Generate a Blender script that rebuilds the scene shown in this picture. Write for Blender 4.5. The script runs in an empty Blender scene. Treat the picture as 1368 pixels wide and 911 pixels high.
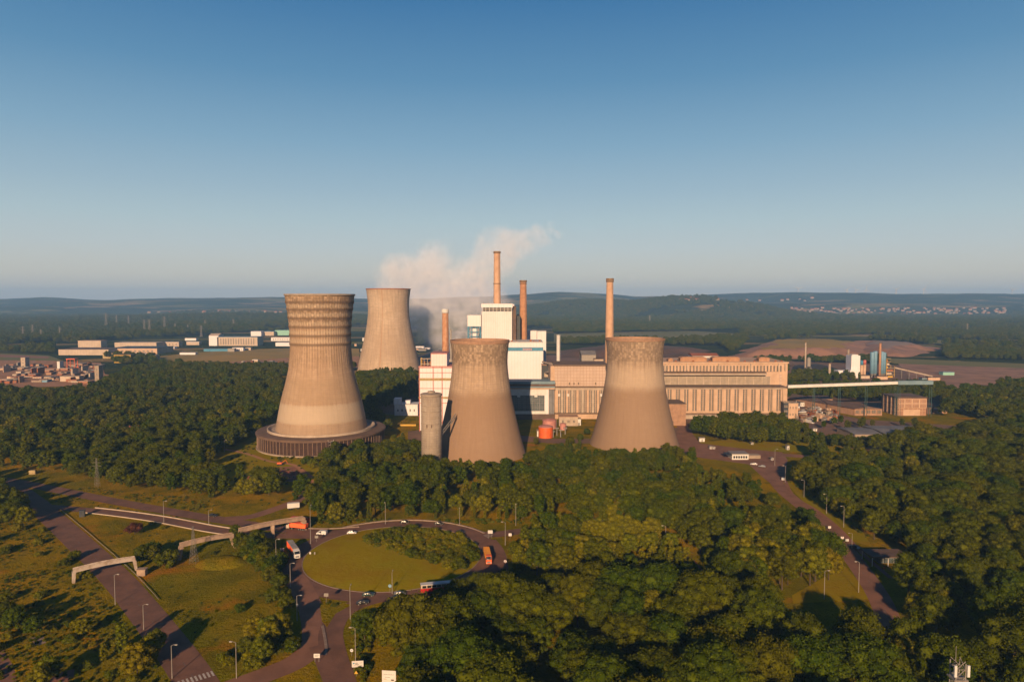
import bpy, math, random
import numpy as np
from mathutils import Vector
R = math.radians
# ------------------------------------------------------------------ camera, sky, sun, exposure
CAM_H, FPX, PITCH = 110.0, 912.0, math.atan(52.5/912.0)
SUN_AZ, SUN_EL = R(8.0), R(17.0)          # azimuth of the shadows, to the right of the view axis
sc = bpy.context.scene
cd = bpy.data.cameras.new("camera"); cam = bpy.data.objects.new("camera", cd); sc.collection.objects.link(cam)
cam.location = (0, 0, CAM_H); cam.rotation_euler = (R(90)-PITCH, 0, 0)
cd.sensor_width = 36; cd.lens = 24; cd.clip_start = 1; cd.clip_end = 60000
sc.camera = cam
w = bpy.data.worlds.new("World"); sc.world = w; w.use_nodes = True
nt = w.node_tree; bg = nt.nodes["Background"]
sky = nt.nodes.new("ShaderNodeTexSky"); sky.sky_type = 'NISHITA'; sky.sun_disc = False
sky.sun_elevation = SUN_EL; sky.sun_rotation = SUN_AZ + math.pi
sky.altitude = 100; sky.air_density = 1.0; sky.dust_density = 1.0; sky.ozone_density = 2.0
# the Nishita sky blended with a clear-morning gradient (pale grey at the horizon, steel blue above)
tc = nt.nodes.new("ShaderNodeTexCoord"); sx_ = nt.nodes.new("ShaderNodeSeparateXYZ"); nt.links.new(tc.outputs['Generated'], sx_.inputs[0])
rm_ = nt.nodes.new("ShaderNodeValToRGB"); nt.links.new(sx_.outputs[2], rm_.inputs[0]); cr_ = rm_.color_ramp
lin = lambda v: tuple(((q/255+.055)/1.055)**2.4 if q > 10 else q/255/12.92 for q in v)
EXPO, SKYS = 0.85, 0.06
STOPS = [(0.0, (206,192,178)), (.012, (212,199,184)), (.036, (212,205,190)), (.075, (194,202,202)), (.112, (178,197,203)), (.155, (158,184,199)), (.216, (130,168,193)), (.30, (92,142,179)), (.40, (54,114,164)), (.60, (22,68,118)), (1.0, (14,48,92))]
while len(cr_.elements) < len(STOPS): cr_.elements.new(.5)
for el, (p_, c_) in zip(cr_.elements, STOPS): el.position = p_; el.color = (*lin(c_), 1)
sc1 = nt.nodes.new("ShaderNodeVectorMath"); sc1.operation = 'SCALE'; nt.links.new(rm_.outputs[0], sc1.inputs[0]); sc1.inputs['Scale'].default_value = 1/(SKYS*2**EXPO)
mx_ = nt.nodes.new("ShaderNodeMix"); mx_.data_type = 'RGBA'; mx_.inputs[0].default_value = .92
nt.links.new(sky.outputs[0], mx_.inputs[6]); nt.links.new(sc1.outputs[0], mx_.inputs[7]); nt.links.new(mx_.outputs[2], bg.inputs[0]); bg.inputs[1].default_value = SKYS
sd = bpy.data.lights.new("sun", 'SUN'); sun = bpy.data.objects.new("sun", sd); sc.collection.objects.link(sun)
sd.energy = 5.0; sd.angle = R(0.5); sd.color = (1.0, 0.65, 0.36)
sdir = Vector((math.sin(SUN_AZ)*math.cos(SUN_EL), math.cos(SUN_AZ)*math.cos(SUN_EL), -math.sin(SUN_EL)))
sun.rotation_euler = sdir.to_track_quat('-Z', 'Y').to_euler()
sc.view_settings.view_transform = 'Standard'; sc.view_settings.look = 'None'
sc.view_settings.exposure = EXPO; sc.view_settings.gamma = 1.0; sc.view_settings.use_curve_mapping = False
sc.render.engine = 'CYCLES'
cy = sc.cycles
cy.max_bounces = 5; cy.diffuse_bounces = 2; cy.glossy_bounces = 2; cy.volume_bounces = 2; cy.transmission_bounces = 2
cy.transparent_max_bounces = 6; cy.use_denoising = True; cy.volume_step_rate = 2.0; cy.volume_max_steps = 96
cy.use_adaptive_sampling = True; cy.adaptive_threshold = 0.02
random.seed(5); rng = np.random.default_rng(5)

# ------------------------------------------------------------------ where things stand
def ray(px, py):
    x = (px-684.0)/FPX; u = (455.5-py)/FPX
    return Vector((x, math.cos(PITCH)+u*math.sin(PITCH), -math.sin(PITCH)+u*math.cos(PITCH)))
def G(px, py, z=0.0):
    d = ray(px, py); t = (z-CAM_H)/d.z
    return (d.x*t, d.y*t)
def PV(px, py, Y):
    if py == 0: py = 500      # only the sideways position is asked for
    d = ray(px, py); t = Y/d.y
    return (d.x*t, CAM_H+d.z*t)
def project(x, y, z):
    dy, dz = y, z-CAM_H
    f = dy*math.cos(PITCH)-dz*math.sin(PITCH); u = dy*math.sin(PITCH)+dz*math.cos(PITCH)
    return 684+x/f*FPX, 455.5-u/f*FPX

# value noise for terrain and planting
_tab = np.random.default_rng(11).random((256, 256))
def vnoise(x, y, s, o=0):
    x = np.asarray(x, float)/s+o*17.3; y = np.asarray(y, float)/s+o*9.1
    xi = np.floor(x).astype(int); yi = np.floor(y).astype(int); fx = x-xi; fy = y-yi
    fx = fx*fx*(3-2*fx); fy = fy*fy*(3-2*fy)
    t = lambda a, b: _tab[a % 256, b % 256]
    return (t(xi, yi)*(1-fx)+t(xi+1, yi)*fx)*(1-fy)+(t(xi, yi+1)*(1-fx)+t(xi+1, yi+1)*fx)*fy

CREST = [(-600, 400), (0, 399), (60, 398), (140, 401), (220, 399), (300, 398), (380, 397), (460, 399), (560, 400), (640, 397), (700, 393), (745, 390.5), (790, 392), (850, 397),
         (900, 396), (950, 393.5), (1000, 392), (1060, 391), (1130, 391.5), (1200, 392.5), (1290, 392), (1368, 393), (2000, 394)]
def smooth(t): t = np.clip(t, 0, 1); return t*t*(3-2*t)
def H(x, y):
    x = np.asarray(x, float); y = np.asarray(y, float)
    ys = np.maximum(y, 1000)
    px = 684+x/ys*FPX
    cz = CAM_H+(403-np.interp(px, [c[0] for c in CREST], [c[1] for c in CREST]))/FPX*7200
    cz = cz+(vnoise(x, y, 420, 1)-.5)*16+(vnoise(x, y, 150, 2)-.5)*7
    t = smooth((y-4900+(vnoise(x, y, 900, 3)-.5)*900)/2300)
    z = cz*(0.45*smooth((y-4800+(vnoise(x, y, 700, 7)-.5)*700)/900)+0.55*smooth((y-5900+(vnoise(x, y, 900, 8)-.5)*900)/1300))
    h2 = 122*np.exp(-((x-1250)/520)**2-((y-4500)/380)**2)*(0.9+0.2*vnoise(x, y, 200, 4))
    h3 = 95*np.exp(-((x-480)/600)**2-((y-4900)/380)**2)
    h4 = 26*np.exp(-((x+1500)/700)**2-((y-3900)/300)**2)
    z = np.where(y > 3000, np.maximum(z, 0)+h2*(1-t)+h3*(1-t)+h4*(1-t), 0)
    return z*smooth((y-2900)/500)
def GT(px, py):
    d = ray(px, py); t = 900.0
    while t < 12000:
        p = d*t
        if CAM_H+p.z < float(H(p.x, p.y)): return (p.x, p.y)
        t += 12
    return (d.x*7000, d.y*7000)

# ------------------------------------------------------------------ mesh helpers
class MB:
    def __init__(s): s.v = []; s.f = []
    def add(s, vs, fs):
        b = len(s.v); s.v += [tuple(v) for v in vs]; s.f += [tuple(i+b for i in f) for f in fs]; return s
    def box(s, x0, x1, y0, y1, z0, z1):
        return s.add([(x0,y0,z0),(x1,y0,z0),(x1,y1,z0),(x0,y1,z0),(x0,y0,z1),(x1,y0,z1),(x1,y1,z1),(x0,y1,z1)],
                     [(0,3,2,1),(4,5,6,7),(0,1,5,4),(1,2,6,5),(2,3,7,6),(3,0,4,7)])
    def rbox(s, cx, cy, z0, l, wd, h, a):
        c, n = math.cos(a), math.sin(a)
        P = [(cx+c*i*l/2-n*j*wd/2, cy+n*i*l/2+c*j*wd/2) for i, j in ((-1,-1),(1,-1),(1,1),(-1,1))]
        return s.prism(P, z0, z0+h)
    def prism(s, P, z0, z1):
        n = len(P)
        return s.add([(x, y, z0) for x, y in P]+[(x, y, z1) for x, y in P],
                     [tuple(range(n-1, -1, -1)), tuple(range(n, 2*n))]+[(i, (i+1) % n, n+(i+1) % n, n+i) for i in range(n)])
    def xprism(s, P, x0, x1):      # profile in (y,z) pushed along x
        n = len(P)
        return s.add([(x0, y, z) for y, z in P]+[(x1, y, z) for y, z in P],
                     [tuple(range(n)), tuple(range(2*n-1, n-1, -1))]+[(i, n+i, n+(i+1) % n, (i+1) % n) for i in range(n)])
    def yprism(s, P, y0, y1):      # profile in (x,z) pushed along y
        n = len(P)
        return s.add([(x, y0, z) for x, z in P]+[(x, y1, z) for x, z in P],
                     [tuple(range(n-1, -1, -1)), tuple(range(n, 2*n))]+[(i, (i+1) % n, n+(i+1) % n, n+i) for i in range(n)])
    def bar(s, a, b, r, n=4, r2=None):
        a = Vector(a); b = Vector(b); d = (b-a)
        if d.length < 1e-6: return s
        q = d.to_track_quat('Z', 'Y'); r2 = r if r2 is None else r2
        vs = [a+q @ Vector((math.cos(2*math.pi*(i+.5)/n)*r, math.sin(2*math.pi*(i+.5)/n)*r, 0)) for i in range(n)]
        vs += [b+q @ Vector((math.cos(2*math.pi*(i+.5)/n)*r2, math.sin(2*math.pi*(i+.5)/n)*r2, 0)) for i in range(n)]
        return s.add(vs, [tuple(range(n-1, -1, -1)), tuple(range(n, 2*n))]+[(i, (i+1) % n, n+(i+1) % n, n+i) for i in range(n)])
    def lathe(s, cx, cy, prof, n=48, cap=True, rfun=None):
        vs = []; fs = []
        for k, (r, z) in enumerate(prof):
            for i in range(n):
                a = 2*math.pi*i/n; rr = r if rfun is None else rfun(r, z, a)
                vs.append((cx+math.cos(a)*rr, cy+math.sin(a)*rr, z))
        for k in range(len(prof)-1):
            for i in range(n):
                j = (i+1) % n; fs.append((k*n+i, k*n+j, (k+1)*n+j, (k+1)*n+i))
        if cap: fs.append(tuple(range(n-1, -1, -1))); fs.append(tuple((len(prof)-1)*n+i for i in range(n)))
        return s.add(vs, fs)
    def dome(s, cx, cy, cz, rx, ry, rz, n=12, m=6):
        prof = []
        vs = []; fs = []
        for k in range(m+1):
            t = math.pi/2*k/m
            for i in range(n):
                a = 2*math.pi*i/n; vs.append((cx+math.cos(a)*math.cos(t)*rx, cy+math.sin(a)*math.cos(t)*ry, cz+math.sin(t)*rz))
        for k in range(m):
            for i in range(n):
                j = (i+1) % n; fs.append((k*n+i, k*n+j, (k+1)*n+j, (k+1)*n+i))
        return s.add(vs, fs)
def link(o, parent=None):
    sc.collection.objects.link(o)
    if parent: o.parent = parent
    return o
def tag(o, label=None, cat=None, group=None, kind=None):
    if label: o['label'] = label
    if cat: o['category'] = cat
    if group: o['group'] = group
    if kind: o['kind'] = kind
    return o
def mesh(name, mb, m, off=(0,0,0), smooth_=False):
    me = bpy.data.meshes.new(name)
    me.from_pydata([(v[0]-off[0], v[1]-off[1], v[2]-off[2]) for v in mb.v], [], mb.f)
    me.materials.append(m)
    if smooth_: me.polygons.foreach_set('use_smooth', [True]*len(me.polygons))
    me.update(); return me
def thing(name, label, cat, loc=(0,0,0), group=None, rz=0):
    o = bpy.data.objects.new(name, None); o.location = loc; o.rotation_euler = (0,0,rz); o.empty_display_size = 1
    return tag(link(o), label, cat, group)
def woff(o):
    x = y = z = 0
    while o: x += o.location.x; y += o.location.y; z += o.location.z; o = o.parent
    return (x, y, z)
def part(name, mb, m, parent, sm=False, label=None, local=False):
    off = (0,0,0) if local else woff(parent)
    o = bpy.data.objects.new(name, mesh(name, mb, m, off, sm)); link(o, parent)
    if label: o['label'] = label
    return o
def solo(name, mb, m, label, cat, loc=(0,0,0), group=None, sm=False):
    o = bpy.data.objects.new(name, mesh(name, mb, m, loc, sm)); o.location = loc; return tag(link(o), label, cat, group)
def struct(name, mb, m, kind='structure', sm=False):
    o = bpy.data.objects.new(name, mesh(name, mb, m, (0,0,0), sm)); return tag(link(o), kind=kind)
def children(o): return [c for c in bpy.data.objects if c.parent == o]
_kids = {}
def copy_tree(o, parent=None):
    c = o.copy(); sc.collection.objects.link(c)
    if parent: c.parent = parent
    if o.name not in _kids: _kids[o.name] = children(o)
    for ch in _kids[o.name]: copy_tree(ch, c)
    return c

# ------------------------------------------------------------------ materials
def nodes(name):
    m = bpy.data.materials.new(name); m.use_nodes = True; t = m.node_tree
    return m, t, t.nodes["Principled BSDF"]
def N(t, typ, ins=None, **kw):
    n = t.nodes.new(typ)
    for k, v in kw.items(): setattr(n, k, v)
    for k, v in (ins or {}).items():
        if hasattr(v, 'is_output') or isinstance(v, bpy.types.NodeSocket): t.links.new(v, n.inputs[k])
        else: n.inputs[k].default_value = v
    return n
def math_(t, op, a, b=0.0, c=None, clamp=False):
    n = t.nodes.new('ShaderNodeMath'); n.operation = op; n.use_clamp = clamp
    for i, v in enumerate((a, b) if c is None else (a, b, c)):
        if isinstance(v, bpy.types.NodeSocket): t.links.new(v, n.inputs[i])
        else: n.inputs[i].default_value = v
    return n.outputs[0]
def mix(t, fac, a, b, mode='MIX'):
    n = t.nodes.new('ShaderNodeMix'); n.data_type = 'RGBA'; n.blend_type = mode
    for i, v in ((0, fac), (6, a), (7, b)):
        if isinstance(v, bpy.types.NodeSocket): t.links.new(v, n.inputs[i])
        else: n.inputs[i].default_value = (*v, 1) if i and len(v) == 3 else v
    return n.outputs[2]
def ramp(t, v, a, b):
    n = N(t, 'ShaderNodeMapRange', {0: v, 1: a, 2: b}); n.interpolation_type = 'SMOOTHSTEP'; return n.outputs[0]
def noise(t, vec, scale, detail=4, rough=.6):
    n = N(t, 'ShaderNodeTexNoise', {'Vector': vec, 'Scale': scale, 'Detail': detail, 'Roughness': rough}); return n.outputs[0]
KA = .60      # the picture is exposed for the shade, so the paints and stones are set a little darker
def mat(name, c1, c2=None, scale=.3, rough=.8, metal=0, spec=.3, grid=None, streak=0):
    m, t, b = nodes(name)
    b.inputs['Roughness'].default_value = rough; b.inputs['Metallic'].default_value = metal
    b.inputs['Specular IOR Level'].default_value = spec
    co = N(t, 'ShaderNodeTexCoord').outputs['Object']
    c1 = tuple(x*KA for x in c1); c2 = tuple(x*KA for x in c2) if c2 else tuple(x*.78 for x in c1)
    if grid: grid = (grid[0], grid[1], tuple(x*KA for x in grid[2]), grid[3])
    f = ramp(t, noise(t, co, scale), .35, .68)
    col = mix(t, f, c1, c2)
    if streak:
        mp = N(t, 'ShaderNodeMapping', {0: co}); mp.inputs['Scale'].default_value = (1, 1, .06)
        col = mix(t, math_(t, 'MULTIPLY', ramp(t, noise(t, mp.outputs[0], .9, 3), .5, .75), streak), col, tuple(x*.45 for x in c1))
    if grid:    # (panel width, panel height, line colour, line width)
        gw, gh, gc, lw = grid
        sx = N(t, 'ShaderNodeSeparateXYZ', {0: co})
        lx = math_(t, 'LESS_THAN', math_(t, 'PINGPONG', math_(t, 'ADD', sx.outputs[0], math_(t, 'MULTIPLY', sx.outputs[1], 1.0)), gw/2), lw/2)
        lz = math_(t, 'LESS_THAN', math_(t, 'PINGPONG', sx.outputs[2], gh/2), lw/2)
        col = mix(t, math_(t, 'MAXIMUM', lx, lz), col, gc)
    t.links.new(col, b.inputs['Base Color'])
    bm = N(t, 'ShaderNodeBump', {'Height': f, 'Strength': .25, 'Distance': .3}); t.links.new(bm.outputs[0], b.inputs['Normal'])
    return m
def tower_mat(name, base, light, dark, ztop, zdark, bands=(), ribs=0, ribz=(0, 1), joint=False):
    m, t, b = nodes(name)
    base, light, dark = (tuple(x*KA for x in q) for q in (base, light, dark)); bands = [(p, q, tuple(x*KA for x in c_), w_) for p, q, c_, w_ in bands]
    b.inputs['Roughness'].default_value = .95; b.inputs['Specular IOR Level'].default_value = .15
    co = N(t, 'ShaderNodeTexCoord').outputs['Object']
    s = N(t, 'ShaderNodeSeparateXYZ', {0: co}); x, y, z = s.outputs
    ang = math_(t, 'ARCTAN2', x, math_(t, 'MULTIPLY', y, -1))
    u = math_(t, 'MULTIPLY', ang, 24.0)
    cb = N(t, 'ShaderNodeCombineXYZ', {0: u, 1: math_(t, 'MULTIPLY', z, .045), 2: 0.0}).outputs[0]
    cb2 = N(t, 'ShaderNodeCombineXYZ', {0: math_(t, 'MULTIPLY', u, .25), 1: z, 2: 3.0}).outputs[0]
    cb3 = N(t, 'ShaderNodeCombineXYZ', {0: u, 1: z, 2: 8.0}).outputs[0]
    str_ = noise(t, cb, .55, 5, .65); lift = noise(t, cb2, .42, 5, .7); blot = noise(t, cb3, .06, 4, .6); fine = noise(t, cb3, .5, 4, .7)
    col = mix(t, ramp(t, blot, .35, .65), base, light)
    col = mix(t, math_(t, 'MULTIPLY', ramp(t, str_, .42, .70), .72), col, tuple(c*.66 for c in base))
    col = mix(t, math_(t, 'MULTIPLY', ramp(t, lift, .42, .66), .42), col, tuple(c*.72 for c in base))
    # casting lifts: thin joints every 1.6 m and every few metres round
    l = math_(t, 'LESS_THAN', math_(t, 'PINGPONG', z, .8), .1)
    l2 = math_(t, 'LESS_THAN', math_(t, 'PINGPONG', u, 1.9), .1)
    col = mix(t, math_(t, 'MULTIPLY', math_(t, 'MAXIMUM', l, l2), .42), col, tuple(c*.6 for c in base))
    fl = lambda v, s_: math_(t, 'FLOOR', math_(t, 'DIVIDE', v, s_))
    wn = N(t, 'ShaderNodeTexWhiteNoise', {'Vector': N(t, 'ShaderNodeCombineXYZ', {0: fl(u, 1.9), 1: fl(z, 1.6), 2: 0.0}).outputs[0]}).outputs['Value']
    col = mix(t, math_(t, 'MULTIPLY', wn, .16), col, tuple(c*.55 for c in base))
    # weathered dark crown
    top = math_(t, 'ADD', ramp(t, z, zdark-6, zdark+7), math_(t, 'MULTIPLY', math_(t, 'SUBTRACT', str_, .5), 1.5))
    top = math_(t, 'MULTIPLY', ramp(t, top, .15, .75), ramp(t, math_(t, 'ADD', fine, math_(t, 'MULTIPLY', math_(t, 'SUBTRACT', wn, .5), .35)), .3, .62))
    col = mix(t, math_(t, 'MULTIPLY', top, .7), col, dark)
    for z0, z1, c, a in bands:
        sf = .8 if z1-z0 < 16 else 4.0
        zw = z if z1-z0 < 5 else math_(t, 'ADD', z, math_(t, 'MULTIPLY', math_(t, 'SUBTRACT', str_, .5), 9.0 if sf > 1 else 1.0))
        e = math_(t, 'MULTIPLY', ramp(t, zw, z0-sf, z0+sf), math_(t, 'SUBTRACT', 1.0, ramp(t, zw, z1-sf, z1+sf)))
        col = mix(t, math_(t, 'MULTIPLY', e, a), col, c)
    if ribs:
        rb = math_(t, 'LESS_THAN', math_(t, 'PINGPONG', math_(t, 'MULTIPLY', ang, ribs/6.28318), .5), .17)
        zz = ramp(t, z, ribz[0], ribz[1])
        st = math_(t, 'MULTIPLY', math_(t, 'MULTIPLY', rb, zz), ramp(t, fine, .3, .6))
        col = mix(t, math_(t, 'MULTIPLY', st, .6), col, dark)
    if joint:
        jj = math_(t, 'LESS_THAN', math_(t, 'ABSOLUTE', math_(t, 'SUBTRACT', ang, -.12)), .017)
        col = mix(t, math_(t, 'MULTIPLY', jj, .55), col, (.25, .13, .06))
    t.links.new(col, b.inputs['Base Color'])
    bm = N(t, 'ShaderNodeBump', {'Height': math_(t, 'ADD', fine, math_(t, 'MULTIPLY', str_, 1.0)), 'Strength': .5, 'Distance': .35}); t.links.new(bm.outputs[0], b.inputs['Normal'])
    return m
M = {}
M['concrete'] = mat('concrete', (.42,.34,.27), (.33,.26,.2), .25, .9, streak=.35)
M['concrete_light'] = mat('pale_concrete', (.55,.45,.36), (.44,.35,.28), .2, .9, streak=.3)
M['pinkpanel'] = mat('panel_wall', (.62,.47,.38), (.54,.41,.33), .1, .85, grid=(3.0, 3.0, (.45,.3,.23), .35))
M['hall'] = mat('hall_concrete', (.66,.46,.33), (.54,.37,.26), .12, .9, streak=.3)
M['ring_pillar'] = mat('ring_pillar', (.34,.24,.18), (.26,.18,.13), .3, .9)
M['yard'] = mat('yard_ground', (.25,.14,.09), (.16,.10,.07), .05, .95)
M['hall_dark'] = mat('hall_ledge', (.22,.15,.11), (.16,.11,.08), .3, .9)
M['glass'] = mat('old_glass', (.16,.14,.12), (.08,.07,.065), 1.2, .35, spec=.5, grid=(1.6, 2.0, (.36,.28,.22), .3))
M['glass_pale'] = mat('milky_glass', (.38,.31,.24), (.28,.23,.18), .25, .5, grid=(1.3, 60, (.45,.36,.28), .3))
M['glass_blue'] = mat('blue_glass', (.09,.12,.13), (.06,.08,.09), .4, .3, spec=.5, grid=(2.2, 2.2, (.25,.25,.25), .2))
M['blue'] = mat('blue_sheet', (.07,.28,.45), (.05,.22,.38), .2, .6)
M['bluegrey'] = mat('blue_grey_sheet', (.22,.33,.4), (.16,.26,.33), .2, .6, grid=(.8, 40, (.15,.22,.28), .15))
M['silo_blue'] = mat('silo_blue', (.20,.38,.55), (.16,.32,.48), .2, .6, streak=.3)
M['navy'] = mat('dark_sheet', (.035,.045,.06), (.05,.055,.06), .3, .6)
M['white'] = mat('white_sheet', (.86,.84,.90), (.80,.78,.84), .05, .7, grid=(3.2, 400, (.66,.58,.5), .16), streak=.12)
M['white_plain'] = mat('white_paint', (.76,.75,.74), (.66,.65,.64), .3, .6)
M['pinkwhite'] = mat('rosy_sheet', (.86,.78,.80), (.80,.72,.74), .08, .7, grid=(2.4, 400, (.66,.5,.42), .16), streak=.1)
M['redline'] = mat('red_trim', (.6,.16,.13), (.5,.13,.1), .3, .6)
M['ochreband'] = mat('ochre_band', (.46,.36,.18), (.36,.26,.12), .5, .7)
M['lettering'] = mat('logo_red', (.75,.38,.34), (.65,.3,.28), .5, .6)
M['brickstack'] = mat('chimney_brick', (.56,.29,.16), (.44,.22,.12), .3, .9, streak=.5)
M['palestack'] = mat('chimney_pale', (.66,.42,.28), (.55,.34,.22), .2, .9, streak=.45)
M['sootcap'] = mat('chimney_cap', (.30,.19,.11), (.2,.13,.08), .6, .9)
M['rust'] = mat('rust', (.42,.15,.06), (.28,.09,.04), .5, .85, streak=.5)
M['orange'] = mat('orange_paint', (.8,.15,.03), (.7,.12,.025), .3, .5)
M['truck_orange'] = mat('amber_paint', (1.35,.52,.015), (1.2,.42,.015), .5, .5)
M['pink'] = mat('faded_pink', (.62,.28,.25), (.5,.22,.2), .4, .7)
M['yellow'] = mat('yellow_paint', (.7,.42,.05), (.55,.33,.04), .5, .6)
M['red'] = mat('red_paint', (.55,.025,.02), (.45,.02,.02), .5, .4)
M['teal'] = mat('teal_paint', (.05,.12,.12), (.04,.09,.1), .5, .6)
M['mint'] = mat('mint_roof', (.3,.6,.5), (.25,.5,.42), .05, .6)
M['brick'] = mat('brick', (.42,.23,.14), (.33,.18,.11), .3, .9, grid=(4.5, 4.5, (.5,.33,.23), .5))
M['brick_plain'] = mat('brick_plain', (.45,.27,.18), (.35,.21,.14), .3, .9, streak=.3)
M['brownroof'] = mat('brown_roof', (.17,.11,.085), (.12,.08,.065), .15, .9)
M['greyroof'] = mat('grey_roof', (.24,.24,.26), (.17,.17,.18), .12, .8, grid=(6, 500, (.13,.13,.14), .5))
M['tile'] = mat('red_tile', (.38,.13,.07), (.28,.1,.06), .4, .9)
M['render'] = mat('house_render', (0.4080,0.3360,0.2640), (0.3300,0.2760,0.2220), .4, .9)
M['beige'] = mat('beige_sheet', (.62,.50,.40), (.52,.42,.33), .08, .8, grid=(6, 500, (.4,.31,.24), .35))
M['grey'] = mat('grey_metal', (.32,.30,.28), (.24,.22,.2), .6, .6, metal=.2)
M['steel'] = mat('galvanised_steel', (.36,.33,.30), (.28,.25,.23), 1.0, .6, metal=.2)
M['dark'] = mat('black_rubber', (.02,.02,.02), (.03,.03,.03), 1, .8)
M['carglass'] = mat('car_glass', (.02,.025,.03), (.015,.02,.025), 1, .15, spec=.6)
M['carwhite'] = mat('car_white', (.8,.8,.8), (.72,.72,.72), 1, .35, spec=.5)
M['carblack'] = mat('car_black', (.02,.02,.025), (.03,.03,.03), 1, .3, spec=.5)
M['cargreen'] = mat('car_green', (.03,.07,.06), (.03,.06,.05), 1, .3, spec=.5)
M['carsilver'] = mat('car_silver', (.4,.42,.46), (.35,.37,.4), 1, .3, metal=.5, spec=.5)
M['lamp_glass'] = mat('lamp_glass', (.75,.72,.65), (.7,.66,.6), 1, .3)
M['bark'] = mat('bark', (.10,.07,.05), (.06,.045,.03), 2, .95)
M['tarp'] = mat('curtain_orange', (1.3,.20,.06), (1.15,.16,.05), .4, .6)
M['trailer_roof'] = mat('trailer_roof', (.42,.4,.37), (.34,.32,.3), .3, .7)
M['asphalt'] = mat('asphalt', (.26,.132,.09), (.18,.095,.068), .12, .92, spec=.2)
M['asphalt2'] = mat('old_asphalt', (.33,.165,.108), (.23,.118,.08), .10, .92, spec=.2)
M['kerb'] = mat('kerb_stone', (.36,.27,.22), (.27,.2,.16), .5, .9)
M['paint'] = mat('road_paint', (.7,.66,.6), (.5,.46,.42), 1.5, .8)
M['redgravel'] = mat('red_gravel', (.36,.15,.10), (.25,.12,.07), .25, .95)
M['dirt'] = mat('dirt', (.50,.24,.11), (.36,.19,.09), .06, .95)
M['spoil'] = mat('spoil_rock', (.42,.225,.14), (.25,.14,.095), .03, .95)
M['coal'] = mat('coal_spoil', (.15,.08,.055), (.08,.05,.038), .02, .95)
M['blackcoal'] = mat('stored_coal', (.025,.024,.027), (.04,.035,.035), .03, .9)
M['field'] = mat('stubble_field', (.44,.27,.03), (.30,.22,.03), .008, .95)
M['field_green'] = mat('green_field', (.15,.16,.025), (.22,.18,.03), .006, .95)
def meadow_mat(name, cols, s=1.0, rough_=1.0):
    m, t, b = nodes(name); b.inputs['Roughness'].default_value = 1; b.inputs['Specular IOR Level'].default_value = 0
    co = N(t, 'ShaderNodeTexCoord').outputs['Object']
    n1 = noise(t, co, .012*s, 5, .6); n2 = noise(t, co, .07*s, 6, .7); n3 = noise(t, co, .8*s, 4, .75); n4 = noise(t, co, .03*s, 4, .6)
    c = mix(t, ramp(t, n1, .38, .62), cols[0], cols[1])
    c = mix(t, ramp(t, n2, .42, .66), c, cols[2])
    c = mix(t, math_(t, 'MULTIPLY', ramp(t, n4, .55, .72), .8), c, cols[3])
    c = mix(t, math_(t, 'MULTIPLY', ramp(t, n3, .5, .7), .6*rough_), c, tuple(x*.5 for x in cols[2]))
    t.links.new(c, b.inputs['Base Color'])
    bm = N(t, 'ShaderNodeBump', {'Height': math_(t, 'ADD', n3, n2), 'Strength': rough_, 'Distance': 1.2}); t.links.new(bm.outputs[0], b.inputs['Normal'])
    return m
M['meadow'] = meadow_mat('meadow', [(0.2869,0.1684,0.0026), (0.1435,0.1316,0.0026), (0.1136,0.1000,0.0026), (0.3587,0.1316,0.0077)])
M['lawn'] = meadow_mat('mown_lawn', [(0.2208,0.1665,0.0032), (0.1748,0.1575,0.0032), (0.2024,0.1350,0.0032), (0.2392,0.1485,0.0040)], .6, .25)
def terrain_mat():
    m, t, b = nodes('terrain'); b.inputs['Roughness'].default_value = 1; b.inputs['Specular IOR Level'].default_value = 0
    co = N(t, 'ShaderNodeTexCoord').outputs['Object']
    mp = N(t, 'ShaderNodeMapping', {0: co}); mp.inputs['Scale'].default_value = (.5, 1.6, 1); v = mp.outputs[0]
    n1 = noise(t, v, .0016, 5, .65); n2 = noise(t, co, .012, 6, .7); n3 = noise(t, v, .004, 3, .5)
    c = mix(t, ramp(t, n2, .35, .65), (.018,.03,.012), (.034,.046,.016))
    c = mix(t, ramp(t, n1, .52, .60), c, (.13,.125,.04))
    c = mix(t, math_(t, 'MULTIPLY', ramp(t, n3, .58, .64), .8), c, (.24,.17,.08))
    t.links.new(c, b.inputs['Base Color'])
    bm = N(t, 'ShaderNodeBump', {'Height': n2, 'Strength': 1.0, 'Distance': 25.0}); t.links.new(bm.outputs[0], b.inputs['Normal'])
    return m
M['terrain'] = terrain_mat()
def leaf_mat(name, a, b_, c_):
    m, t, b = nodes(name); b.inputs['Roughness'].default_value = .95; b.inputs['Specular IOR Level'].default_value = 0
    oi = N(t, 'ShaderNodeObjectInfo').outputs['Random']; gi = N(t, 'ShaderNodeNewGeometry').outputs['Random Per Island']
    col = mix(t, ramp(t, oi, 0, .7), a, b_)
    col = mix(t, math_(t, 'MULTIPLY', ramp(t, math_(t, 'FRACT', math_(t, 'MULTIPLY', oi, 7.31)), .82, 1), .55), col, c_)
    col = mix(t, math_(t, 'MULTIPLY', gi, .6), col, mix(t, .5, col, c_))
    hs = N(t, 'ShaderNodeHueSaturation', {'Color': col, 'Value': math_(t, 'ADD', .6, math_(t, 'MULTIPLY', gi, .8))})
    t.links.new(hs.outputs[0], b.inputs['Base Color'])
    return m
M['leaf_dark'] = leaf_mat('foliage_dark', (0.0169,0.0369,0.0022), (0.0352,0.0451,0.0022), (0.0598,0.0559,0.0027))
M['leaf_mid'] = leaf_mat('foliage_mid', (0.0245,0.0476,0.0022), (0.0461,0.0556,0.0022), (0.0720,0.0653,0.0032))
M['leaf_light'] = leaf_mat('foliage_light', (0.0496,0.0714,0.0032), (0.0840,0.0848,0.0032), (0.1160,0.0875,0.0038))
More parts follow.
